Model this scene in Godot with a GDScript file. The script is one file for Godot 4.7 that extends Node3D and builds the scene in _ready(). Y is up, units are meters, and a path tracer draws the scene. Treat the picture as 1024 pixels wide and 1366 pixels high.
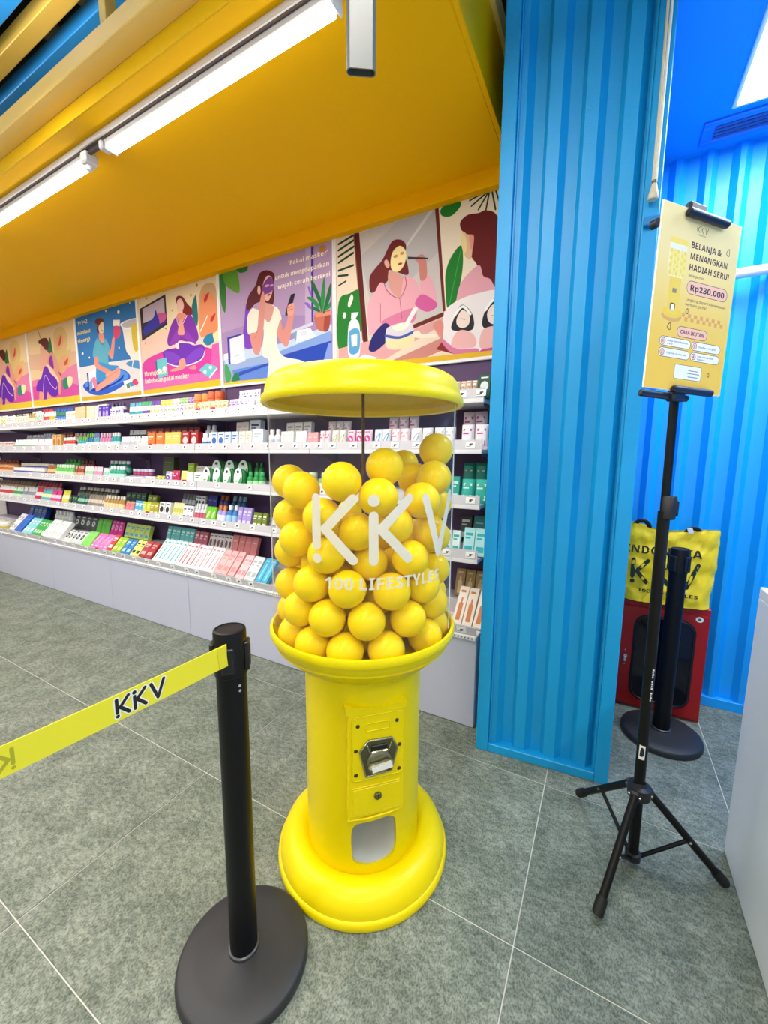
extends Node3D
# A shop corner: a tall yellow capsule machine in front of wall shelving, a blue corrugated column,
# a poster stand and belt posts. Units are metres, y is up; shelving runs along x, the shop lies towards +z.

class MB:
	var v := PackedVector3Array()
	var n := PackedVector3Array()
	var u := PackedVector2Array()

	func tri(a: Vector3, b: Vector3, c: Vector3, na: Vector3, nb: Vector3, nc: Vector3, ua := Vector2.ZERO, ub := Vector2.ZERO, uc := Vector2.ZERO) -> void:
		if (b - a).cross(c - a).dot(na + nb + nc) > 0.0:
			v.append_array([a, c, b]); n.append_array([na, nc, nb]); u.append_array([ua, uc, ub])
		else:
			v.append_array([a, b, c]); n.append_array([na, nb, nc]); u.append_array([ua, ub, uc])

	func quad(a: Vector3, b: Vector3, c: Vector3, d: Vector3, nn: Vector3) -> void:
		tri(a, b, c, nn, nn, nn, Vector2(0, 1), Vector2(1, 1), Vector2(1, 0)); tri(a, c, d, nn, nn, nn, Vector2(0, 1), Vector2(1, 0), Vector2(0, 0))

	func quad4(a: Vector3, b: Vector3, c: Vector3, d: Vector3, na: Vector3, nb: Vector3, nc: Vector3, nd: Vector3) -> void:
		tri(a, b, c, na, nb, nc); tri(a, c, d, na, nc, nd)

	func box(c: Vector3, s: Vector3, b := 0.0, t := Basis()) -> MB:
		var h := s * 0.5
		b = minf(b, minf(h.x, minf(h.y, h.z)) * 0.9)
		for ax in 3:
			for sg in [-1.0, 1.0]:
				var i := (ax + 1) % 3
				var j := (ax + 2) % 3
				var q := []
				for k in [[-1, -1], [1, -1], [1, 1], [-1, 1]]:
					var p := Vector3.ZERO
					p[ax] = sg * h[ax]; p[i] = k[0] * (h[i] - b); p[j] = k[1] * (h[j] - b)
					q.append(c + t * p)
				var nn := Vector3.ZERO
				nn[ax] = sg
				quad(q[0], q[1], q[2], q[3], t * nn)
				if b > 0.0 and sg > 0:
					for s1 in [-1.0, 1.0]:
						for s2 in [-1.0, 1.0]:
							var e := []
							for k in [[0, -1], [0, 1], [1, 1], [1, -1]]:
								var p := Vector3.ZERO
								p[ax] = k[1] * (h[ax] - b)
								p[i] = s1 * (h[i] - (b if k[0] else 0.0)); p[j] = s2 * (h[j] - (0.0 if k[0] else b))
								e.append(c + t * p)
							var n2 := Vector3.ZERO
							n2[i] = s1 * 0.7071; n2[j] = s2 * 0.7071
							quad(e[0], e[1], e[2], e[3], t * n2)
		if b > 0.0:
			for k in 8:
				var g := Vector3(1 if k & 1 else -1, 1 if k & 2 else -1, 1 if k & 4 else -1)
				var p := []
				for ax in 3:
					var w := Vector3(g.x * (h.x - b), g.y * (h.y - b), g.z * (h.z - b))
					w[ax] = g[ax] * h[ax]
					p.append(c + t * w)
				var nn := t * (g.normalized())
				tri(p[0], p[1], p[2], nn, nn, nn)
		return self

	# profile of (radius, height) points, outside walls going up
	func lathe(p: PackedVector2Array, seg := 32, o := Vector3.ZERO, t := Basis(), a0 := 0.0, a1 := TAU) -> MB:
		var sn := PackedVector2Array()
		for i in p.size() - 1:
			var d := (p[i + 1] - p[i]).normalized()
			sn.append(Vector2(d.y, -d.x))
		for i in p.size() - 1:
			var n0 := sn[i]
			var n1 := sn[i]
			if i > 0 and sn[i - 1].dot(sn[i]) > 0.72: n0 = (sn[i - 1] + sn[i]).normalized()
			if i < p.size() - 2 and sn[i + 1].dot(sn[i]) > 0.72: n1 = (sn[i + 1] + sn[i]).normalized()
			for k in seg:
				var a := a0 + (a1 - a0) * k / seg
				var b := a0 + (a1 - a0) * (k + 1) / seg
				var A := Vector3(sin(a), 0, cos(a))
				var B := Vector3(sin(b), 0, cos(b))
				var y := Vector3.UP
				var q0 := o + t * (A * p[i].x + y * p[i].y)
				var q1 := o + t * (B * p[i].x + y * p[i].y)
				var q2 := o + t * (B * p[i + 1].x + y * p[i + 1].y)
				var q3 := o + t * (A * p[i + 1].x + y * p[i + 1].y)
				var m0 := t * (A * n0.x + y * n0.y)
				var m1 := t * (B * n0.x + y * n0.y)
				var m2 := t * (B * n1.x + y * n1.y)
				var m3 := t * (A * n1.x + y * n1.y)
				if p[i + 1].x > 1e-6: tri(q0, q2, q3, m0, m2, m3)
				if p[i].x > 1e-6: tri(q0, q1, q2, m0, m1, m2)
		return self

	func pipe(pts: PackedVector3Array, r, seg := 10, flat := 1.0) -> MB:
		var rings := []
		var nrm := []
		var up := Vector3.UP
		var d0 := (pts[1] - pts[0]).normalized()
		if absf(d0.dot(up)) > 0.95: up = Vector3.BACK
		var side := d0.cross(up).normalized()
		for i in pts.size():
			var d: Vector3
			if i == 0: d = d0
			elif i == pts.size() - 1: d = (pts[i] - pts[i - 1]).normalized()
			else: d = ((pts[i] - pts[i - 1]).normalized() + (pts[i + 1] - pts[i]).normalized()).normalized()
			side = (side - d * side.dot(d)).normalized()
			var w := side.cross(d).normalized()
			var rr: float = r[i] if r is Array else r
			var ring := []
			var nn := []
			for k in seg:
				var a := TAU * k / seg
				ring.append(pts[i] + side * cos(a) * rr + w * sin(a) * rr * flat)
				nn.append((side * cos(a) * flat + w * sin(a)).normalized())
			rings.append(ring); nrm.append(nn)
		for i in pts.size() - 1:
			for k in seg:
				var l := (k + 1) % seg
				quad4(rings[i][k], rings[i][l], rings[i + 1][l], rings[i + 1][k], nrm[i][k], nrm[i][l], nrm[i + 1][l], nrm[i + 1][k])
		for e in [[0, -1.0, 1], [pts.size() - 1, 1.0, pts.size() - 2]]:
			var dd: Vector3 = (pts[e[0]] - pts[e[2]]).normalized()
			for k in seg:
				tri(pts[e[0]], rings[e[0]][k], rings[e[0]][(k + 1) % seg], dd, dd, dd)
		return self

	# outline in the xy plane pushed along z from z0 to z1, mapped by t
	func prism(poly: PackedVector2Array, z0: float, z1: float, t := Transform3D()) -> MB:
		var ids := Geometry2D.triangulate_polygon(poly)
		var bn := t.basis
		for i in range(0, ids.size(), 3):
			for z in [z0, z1]:
				var nn := bn * Vector3(0, 0, 1 if z == maxf(z0, z1) else -1)
				tri(t * Vector3(poly[ids[i]].x, poly[ids[i]].y, z), t * Vector3(poly[ids[i + 1]].x, poly[ids[i + 1]].y, z), t * Vector3(poly[ids[i + 2]].x, poly[ids[i + 2]].y, z), nn, nn, nn)
		var sg := -1.0 if Geometry2D.is_polygon_clockwise(poly) else 1.0
		for i in poly.size():
			var a := poly[i]
			var b := poly[(i + 1) % poly.size()]
			var d := (b - a).normalized() * sg
			quad(t * Vector3(a.x, a.y, z0), t * Vector3(b.x, b.y, z0), t * Vector3(b.x, b.y, z1), t * Vector3(a.x, a.y, z1), bn * Vector3(d.y, -d.x, 0))
		return self

	func flat(poly: PackedVector2Array, z: float, t := Transform3D()) -> MB:
		var ids := Geometry2D.triangulate_polygon(poly)
		var nn := t.basis * Vector3(0, 0, 1)
		for i in range(0, ids.size(), 3):
			tri(t * Vector3(poly[ids[i]].x, poly[ids[i]].y, z), t * Vector3(poly[ids[i + 1]].x, poly[ids[i + 1]].y, z), t * Vector3(poly[ids[i + 2]].x, poly[ids[i + 2]].y, z), nn, nn, nn)
		return self

	func mesh(m: Material, onto: ArrayMesh = null) -> ArrayMesh:
		var am := onto if onto else ArrayMesh.new()
		var arr := []
		arr.resize(Mesh.ARRAY_MAX)
		arr[Mesh.ARRAY_VERTEX] = v; arr[Mesh.ARRAY_NORMAL] = n; arr[Mesh.ARRAY_TEX_UV] = u
		am.add_surface_from_arrays(Mesh.PRIMITIVE_TRIANGLES, arr)
		am.surface_set_material(am.get_surface_count() - 1, m)
		return am


# ---------- naming, materials ----------
var used := {}
var mats := {}
var rng := RandomNumberGenerator.new()

func numbered(called: String, parent: Node) -> String:
	var key := str(parent.get_instance_id()) + called
	var k: int = used.get(key, 0)
	used[key] = k + 1
	return called if k == 0 else "%s_%03d" % [called, k]

func put(o: Node3D, called: String, parent: Node = self) -> Node3D:
	o.name = numbered(called, parent)
	parent.add_child(o, true)
	return o

func part(called: String, mb: MB, m: Material, parent: Node) -> MeshInstance3D:
	var o := MeshInstance3D.new()
	o.mesh = mb.mesh(m)
	put(o, called, parent)
	return o

func part_mesh(called: String, am: Mesh, parent: Node, at := Transform3D()) -> MeshInstance3D:
	var o := MeshInstance3D.new()
	o.mesh = am
	o.transform = at
	put(o, called, parent)
	return o

func tag(o: Node, label: String, category: String, group := "", kind := "") -> Node:
	if label: o.set_meta("label", label)
	if category: o.set_meta("category", category)
	if group: o.set_meta("group", group)
	if kind: o.set_meta("kind", kind)
	return o

func thing(called: String, label: String, category: String, at := Vector3.ZERO, turn := 0.0, group := "", kind := "") -> Node3D:
	var o := Node3D.new()
	put(o, called)
	o.position = at; o.rotation.y = turn
	tag(o, label, category, group, kind)
	return o

func mat(hex: String, rough := 0.5, metal := 0.0, spec := 0.5) -> StandardMaterial3D:
	var key := "%s %s %s %s" % [hex, rough, metal, spec]
	if not mats.has(key):
		var m := StandardMaterial3D.new()
		m.albedo_color = Color(hex); m.roughness = rough; m.metallic = metal; m.metallic_specular = spec
		m.resource_name = "m" + hex
		mats[key] = m
	return mats[key]

func glow(hex: String, e: float) -> StandardMaterial3D:
	var m := StandardMaterial3D.new()
	m.albedo_color = Color(hex); m.emission_enabled = true; m.emission = Color(hex); m.emission_energy_multiplier = e
	return m

func rough_metal(hex: String, rough: float, scale: float, depth: float) -> StandardMaterial3D:
	var m := StandardMaterial3D.new()
	m.albedo_color = Color(hex); m.roughness = rough
	var nt := NoiseTexture2D.new()
	var fn := FastNoiseLite.new()
	fn.seed = 4; fn.frequency = 0.05; fn.fractal_octaves = 3
	nt.noise = fn; nt.seamless = true; nt.width = 256; nt.height = 256; nt.as_normal_map = true; nt.bump_strength = depth
	m.normal_enabled = true; m.normal_texture = nt; m.normal_scale = 0.35
	m.uv1_triplanar = true; m.uv1_scale = Vector3.ONE * scale
	return m

func rect(x0: float, y0: float, x1: float, y1: float) -> PackedVector2Array:
	return PackedVector2Array([Vector2(x0, y0), Vector2(x1, y0), Vector2(x1, y1), Vector2(x0, y1)])

func rrect(x0: float, y0: float, x1: float, y1: float, r: float, k := 5) -> PackedVector2Array:
	var p := PackedVector2Array()
	for c in [[x1 - r, y0 + r, -PI / 2], [x1 - r, y1 - r, 0.0], [x0 + r, y1 - r, PI / 2], [x0 + r, y0 + r, PI]]:
		for i in k + 1:
			var a: float = c[2] + PI / 2 * i / k
			p.append(Vector2(c[0] + r * cos(a), c[1] + r * sin(a)))
	return p

func ell(x: float, y: float, rx: float, ry: float, k := 20) -> PackedVector2Array:
	var p := PackedVector2Array()
	for i in k: p.append(Vector2(x + rx * cos(TAU * i / k), y + ry * sin(TAU * i / k)))
	return p

func capsule(a: Vector2, b: Vector2, r: float, k := 7) -> PackedVector2Array:
	var p := PackedVector2Array()
	var t := (b - a).angle()
	for i in k + 1: p.append(b + Vector2(r, 0).rotated(t - PI / 2 + PI * i / k))
	for i in k + 1: p.append(a + Vector2(r, 0).rotated(t + PI / 2 + PI * i / k))
	return p

func join2(a: PackedVector2Array, b: PackedVector2Array) -> PackedVector2Array:
	return Geometry2D.merge_polygons(a, b)[0]

# the shop's three letters as rounded strokes: x from 0 to 0.454, y from 0 to 0.175
func kkv(w := 0.0125) -> Array:
	var P := func(x: float, y: float) -> Vector2: return Vector2(x + 0.232, y - 1.1185)
	return [capsule(P.call(-0.2200, 1.2925), P.call(-0.2197, 1.1680), w), ell(-0.2188 + 0.232, 1.1330 - 1.1185, w * 1.08, w * 1.08),
		join2(capsule(P.call(-0.1200, 1.2925), P.call(-0.1950, 1.2110), w), capsule(P.call(-0.1950, 1.2130), P.call(-0.1200, 1.1320), w)),
		ell(-0.0665 + 0.232, 1.2885 - 1.1185, w * 1.25, w * 1.25), join2(capsule(P.call(-0.0670, 1.2480), P.call(-0.0666, 1.1300), w),
		join2(capsule(P.call(0.0300, 1.2925), P.call(-0.0480, 1.2120), w), capsule(P.call(-0.0480, 1.2140), P.call(0.0300, 1.1310), w))),
		join2(capsule(P.call(0.0850, 1.2910), P.call(0.1440, 1.1320), w), capsule(P.call(0.1440, 1.1320), P.call(0.2080, 1.2960), w))]

# lettering as triangles, cap height 1, baseline y = 0, starting at x = 0
var fonts := {}
func text_tris(s: String, bold := true) -> PackedVector2Array:
	var tm := TextMesh.new()
	if not fonts.has(bold):
		var f := SystemFont.new()
		f.font_names = PackedStringArray(["Droid Sans"]); f.font_weight = 700 if bold else 400
		fonts[bold] = f
	tm.font = fonts[bold]; tm.font_size = 48; tm.pixel_size = 0.01; tm.depth = 0.02; tm.curve_step = 1.5
	tm.horizontal_alignment = HORIZONTAL_ALIGNMENT_LEFT
	tm.text = "H"
	var hb := tm.get_aabb()
	tm.text = s
	var out := PackedVector2Array()
	for k in tm.get_surface_count():
		var arr := tm.surface_get_arrays(k)
		var vs: PackedVector3Array = arr[Mesh.ARRAY_VERTEX]
		var ix: PackedInt32Array = arr[Mesh.ARRAY_INDEX] if arr[Mesh.ARRAY_INDEX] != null else PackedInt32Array(range(vs.size()))
		for i in range(0, ix.size(), 3):
			if vs[ix[i]].z > 0.005 and vs[ix[i + 1]].z > 0.005 and vs[ix[i + 2]].z > 0.005:
				for j in 3:
					var q := vs[ix[i + j]]
					out.append(Vector2(q.x, q.y - hb.position.y) / hb.size.y)
	var lo := 1e9
	for q in out: lo = minf(lo, q.x)
	for i in out.size(): out[i].x -= lo
	return out

func text_width(t: PackedVector2Array) -> float:
	var w := 0.0
	for q in t: w = maxf(w, q.x)
	return w

func text_flat(mb: MB, s: String, h: float, x: float, y: float, t: Transform3D, z := 0.0, width := 0.0, bold := true) -> void:
	var tr := text_tris(s, bold)
	var sx := h if width <= 0.0 else width / text_width(tr)
	var nn := t.basis * Vector3(0, 0, 1)
	for i in range(0, tr.size(), 3):
		mb.tri(t * Vector3(x + tr[i].x * sx, y + tr[i].y * h, z), t * Vector3(x + tr[i + 1].x * sx, y + tr[i + 1].y * h, z), t * Vector3(x + tr[i + 2].x * sx, y + tr[i + 2].y * h, z), nn, nn, nn)

# a flat outline laid round an upright cylinder of radius r: x runs along the surface from angle a0
func wrap_round(mb: MB, poly: PackedVector2Array, r: float, a0: float, step := 0.012) -> void:
	var x0 := 1e9
	var x1 := -1e9
	for q in poly:
		x0 = minf(x0, q.x); x1 = maxf(x1, q.x)
	var x := x0
	while x < x1 - 1e-6:
		var pieces := Geometry2D.intersect_polygons(poly, rect(x, -9, minf(x + step, x1 + 1e-4), 9))
		for pc in pieces:
			var ids := Geometry2D.triangulate_polygon(pc)
			for i in range(0, ids.size(), 3):
				var q := []
				var m := []
				for j in 3:
					var a: float = a0 + pc[ids[i + j]].x / r
					m.append(Vector3(sin(a), 0, cos(a)))
					q.append(Vector3(sin(a) * r, pc[ids[i + j]].y, cos(a) * r))
				mb.tri(q[0], q[1], q[2], m[0], m[1], m[2])
		x += step


# ---------- printed pictures ----------
class Paint:
	var im: Image
	var w: int
	var h: int
	func _init(ww: int, hh: int, c: Color) -> void:
		w = ww; h = hh
		im = Image.create(w, h, false, Image.FORMAT_RGB8)
		im.fill(c)
	func poly(p: PackedVector2Array, c: Color) -> void:   # in pixels
		var lo := 1e9
		var hi := -1e9
		for q in p:
			lo = minf(lo, q.y); hi = maxf(hi, q.y)
		var n := p.size()
		for y in range(maxi(0, int(floor(lo))), mini(h - 1, int(ceil(hi))) + 1):
			var yy := y + 0.5
			var xs := []
			for i in n:
				var a := p[i]
				var b := p[(i + 1) % n]
				if (a.y <= yy) != (b.y <= yy): xs.append(a.x + (yy - a.y) / (b.y - a.y) * (b.x - a.x))
			xs.sort()
			for i in range(0, xs.size() - 1, 2):
				var xa := maxi(0, int(round(xs[i])))
				var xb := mini(w, int(round(xs[i + 1])))
				if xb > xa: im.fill_rect(Rect2i(xa, y, xb - xa, 1), c)

func smooth(p: PackedVector2Array, closed: bool, k := 6) -> PackedVector2Array:
	var out := PackedVector2Array()
	var n := p.size()
	for i in (n if closed else n - 1):
		var a := p[(i - 1 + n) % n] if closed else p[maxi(0, i - 1)]
		var b := p[i]
		var c := p[(i + 1) % n]
		var d := p[(i + 2) % n] if closed else p[mini(n - 1, i + 2)]
		for j in k: out.append(b.cubic_interpolate(c, a, d, float(j) / k))
	if not closed: out.append(p[n - 1])
	return out

func paint_text(pt: Paint, s: String, x: float, y: float, h: float, c: Color, bold := true, width := 0.0) -> float:
	var tr := text_tris(s, bold)
	var sx := h if width <= 0.0 else width / text_width(tr)
	for i in range(0, tr.size(), 3):
		pt.poly(PackedVector2Array([Vector2(x + tr[i].x * sx, y - tr[i].y * h), Vector2(x + tr[i + 1].x * sx, y - tr[i + 1].y * h), Vector2(x + tr[i + 2].x * sx, y - tr[i + 2].y * h)]), c)
	return text_width(tr) * sx

func picture(spec: String, w: int, h: int) -> StandardMaterial3D:
	var pt := Paint.new(w * 2, h * 2, Color("dddddd"))
	var sc := Vector2(w * 2, h * 2) / 1000.0
	for ln in spec.strip_edges().split("\n"):
		var a := ln.strip_edges().split(" ", false)
		var c := Color(a[1])
		var from := 2 if a[0] in ["S", "P"] else 3
		if a[0] == "T":
			var q := a[3].split(",")
			paint_text(pt, " ".join(a.slice(5)), float(q[0]) * sc.x, float(q[1]) * sc.y, float(a[2]) * sc.y, c, true, float(a[4]) * sc.x)
			continue
		if a[0] == "E":
			var q := a[2].split(",")
			var r := a[3].split(",")
			pt.poly(ell(float(q[0]) * sc.x, float(q[1]) * sc.y, float(r[0]) * sc.x, float(r[1]) * sc.y), c)
			continue
		var p := PackedVector2Array()
		for k in range(from, a.size()):
			var q := a[k].split(",")
			p.append(Vector2(float(q[0]), float(q[1])) * sc)
		if a[0] == "S": pt.poly(smooth(p, true), c)
		elif a[0] == "P": pt.poly(p, c)
		else:
			var r := float(a[2]) * sc.y * 0.5
			p = smooth(p, false)
			for i in p.size() - 1: pt.poly(capsule(p[i], p[i + 1], r, 4), c)
	return printed(pt, w, h)

func printed(pt: Paint, w: int, h: int) -> StandardMaterial3D:
	pt.im.resize(w, h, Image.INTERPOLATE_LANCZOS)
	var m := StandardMaterial3D.new()
	m.albedo_texture = ImageTexture.create_from_image(pt.im)
	m.roughness = 0.6; m.metallic_specular = 0.3
	return m

# ---------- lamp strengths ----------
const LAMP_E := 0.85
const SHOP_E := 1.9
const PANEL_E := 1.3

# ---------- where things stand ----------
const EYE := Vector3(0, 1.4, 0)
const AXIS := Vector3(-0.6926, 0, -1.1222)      # upright axis of the capsule machine
const BACK := -2.35                              # face of the shelf backs
const BAYS := [-0.56, -1.665, -2.777, -3.865, -4.965, -6.075, -7.19]
const SHELF_Y := [1.672, 1.418, 1.132, 0.842]    # undersides of the four shelf lips
const SPOT := ["top", "second", "middle", "fourth", "bottom"]

func _ready() -> void:
	rng.seed = 11
	# ----- camera, light, exposure -----
	var cam := Camera3D.new()
	cam.name = "camera"
	cam.fov = 103.36
	cam.position = EYE
	cam.basis = Basis(Vector3.UP, deg_to_rad(28.709)) * Basis(Vector3.RIGHT, deg_to_rad(-7.799)) * Basis(Vector3.BACK, deg_to_rad(0.412))
	cam.near = 0.05; cam.far = 60.0
	add_child(cam)
	cam.current = true
	var env := Environment.new()
	env.background_mode = Environment.BG_COLOR
	env.background_color = Color(0.02, 0.02, 0.02)
	env.tonemap_mode = Environment.TONE_MAPPER_LINEAR
	env.tonemap_exposure = 1.45
	env.sdfgi_enabled = true; env.ssao_enabled = true; env.ssil_enabled = true
	var we := WorldEnvironment.new()
	we.name = "surroundings"
	we.environment = env
	add_child(we)
	lamps()
	shell()
	column()
	shelving()
	posters()
	products()
	machine()
	balls()
	barrier()
	sign_stand()
	blue_corner()
	hanging()

# ---------- lamps ----------
func area(at: Vector3, size: Vector2, e: float, c: Color, aim: Vector3) -> void:
	var l := AreaLight3D.new()
	l.area_size = size
	l.light_energy = e; l.light_color = c
	l.area_range = 30.0; l.area_attenuation = 2.0
	l.shadow_enabled = true
	put(l, "lamp_light")
	l.look_at_from_position(at, at + aim, Vector3.RIGHT)

func strip_lamp(called: String, label: String, group: String, x0: float, x1: float, y: float, z: float, e: float, show: float) -> void:
	var l := x1 - x0
	var t := thing(called, label, "lamp", Vector3((x0 + x1) * 0.5, y, z), 0.0, group)
	part("housing", MB.new().box(Vector3(0, 0.035, 0), Vector3(l, 0.05, 0.056), 0.006), mat("d9d4d2", 0.4), t)
	for s in [-1, 1]: part("end_cap", MB.new().box(Vector3(s * (l * 0.5 + 0.004), 0.022, 0), Vector3(0.008, 0.06, 0.058), 0.003), mat("e8e8e8", 0.4), t)
	part("diffuser", MB.new().box(Vector3(0, 0.0, 0), Vector3(l - 0.01, 0.026, 0.05), 0.011), glow("fffdf8", show), t)
	area(Vector3((x0 + x1) * 0.5, y - 0.03, z), Vector2(l - 0.02, 0.05), e, Color(1.0, 0.97, 0.93), Vector3.DOWN)

func tube_lamp(x0: float, x1: float, y: float, z: float, e: float, row: String, k: int) -> void:   # hangs free and shines up and down
	var l := x1 - x0
	var t := thing("shop_lamp", "white hanging linear shop lamp, %s from the far end of the %s row" % [ORD[k], row], "lamp", Vector3((x0 + x1) * 0.5, y, z), 0.0, "linear shop lamps")
	part("diffuser", MB.new().box(Vector3(0, 0, 0), Vector3(l, 0.05, 0.06), 0.016), glow("fffdf8", 5.0), t)
	for s in [-1, 1]:
		part("end_cap", MB.new().box(Vector3(s * (l * 0.5 + 0.006), 0, 0), Vector3(0.014, 0.056, 0.066), 0.004), mat("e8e8e8", 0.4), t)
		part("hanger", MB.new().pipe(PackedVector3Array([Vector3(s * l * 0.4, 0.02, 0), Vector3(s * l * 0.4, 4.4 - y, 0)]), 0.003, 6), mat("b0b0b0", 0.4), t)
	area(Vector3((x0 + x1) * 0.5, y - 0.034, z), Vector2(l - 0.02, 0.06), e, Color(1.0, 0.98, 0.95), Vector3.DOWN)
	area(Vector3((x0 + x1) * 0.5, y + 0.034, z), Vector2(l - 0.02, 0.06), e * 0.8, Color(1.0, 0.98, 0.95), Vector3.UP)

func lamps() -> void:
	strip_lamp("strip_lamp", "bright white strip lamp on the track, the longer one nearest the blue column", "strip lamps on the ceiling track", -2.16, -0.87, 2.825, -1.242, LAMP_E, 4.0)
	strip_lamp("strip_lamp", "white strip lamp lighting the track, farther along beyond the white connector", "strip lamps on the ceiling track", -3.72, -2.38, 2.825, -1.242, LAMP_E, 4.0)
	for k in 2: strip_lamp("strip_lamp", "white strip lamp on the track outside the picture, %s beyond the connector" % ORD[k + 1], "strip lamps on the ceiling track", -5.3 - k * 1.58, -3.96 - k * 1.58, 2.825, -1.242, LAMP_E, 4.0)
	for r in 2:
		for k in 5: tube_lamp(-7.05 + k * 2.0, -5.55 + k * 2.0, 3.0, [-0.1, 2.2][r], SHOP_E, ["near", "far"][r], k)

# ---------- room ----------
func struct(called: String, label: String, mb: MB, m: Material) -> MeshInstance3D:
	var o := part(called, mb, m, self)
	tag(o, label, called.split("_")[0], "", "structure")
	return o

func noise_bytes(sd: int, freq: float, oct: int, sx: float, sy: float) -> PackedByteArray:
	var fn := FastNoiseLite.new()
	fn.seed = sd; fn.noise_type = FastNoiseLite.TYPE_SIMPLEX; fn.frequency = freq; fn.fractal_octaves = oct; fn.fractal_gain = 0.58
	fn.domain_warp_enabled = true; fn.domain_warp_amplitude = 14.0; fn.domain_warp_frequency = 0.02
	var im := fn.get_image(int(1024 * sx), int(1024 * sy), false, false, true)
	im.resize(1024, 1024, Image.INTERPOLATE_BILINEAR)
	return im.get_data()

func stone() -> Array:
	var a := noise_bytes(31, 0.006, 4, 1.0, 1.0)
	var b := noise_bytes(57, 0.05, 4, 0.55, 1.0)
	var c := noise_bytes(83, 0.16, 3, 1.0, 0.8)
	var hr := RandomNumberGenerator.new()
	hr.seed = 9
	var px := PackedByteArray()
	var rp := PackedByteArray()
	px.resize(1024 * 1024 * 3); rp.resize(1024 * 1024)
	for i in 1024 * 1024:
		var v := 128.0 + (a[i] - 128) * 0.16 + (b[i] - 128) * 0.24 + (c[i] - 128) * 0.50 - maxf(0.0, c[i] - 165) * 0.8 + hr.randf_range(-9, 9)
		v = clampf(v, 40, 215)
		px[i * 3] = int(19 + v * 0.79); px[i * 3 + 1] = int(30 + v * 0.765); px[i * 3 + 2] = int(20 + v * 0.735)
		rp[i] = int(clampf(150 - (v - 128) * 0.5, 80, 220))
	var tex := ImageTexture.create_from_image(Image.create_from_data(1024, 1024, false, Image.FORMAT_RGB8, px))
	var rtex := ImageTexture.create_from_image(Image.create_from_data(1024, 1024, false, Image.FORMAT_L8, rp))
	var out := []
	for k in 3:
		var m := StandardMaterial3D.new()
		m.albedo_texture = tex
		m.roughness_texture = rtex; m.roughness = 0.9
		m.albedo_color = [Color(1, 1, 1), Color(0.97, 0.975, 0.97), Color(0.985, 0.98, 0.985)][k]
		var sc := 1.0 / 1.33
		m.uv1_triplanar = true; m.uv1_world_triplanar = true; m.uv1_scale = Vector3.ONE * sc
		m.uv1_offset = Vector3(0.14 * sc + k * 0.5, 0, 1.717 * sc + (k % 2) * 0.5)
		out.append(m)
	return out

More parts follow.
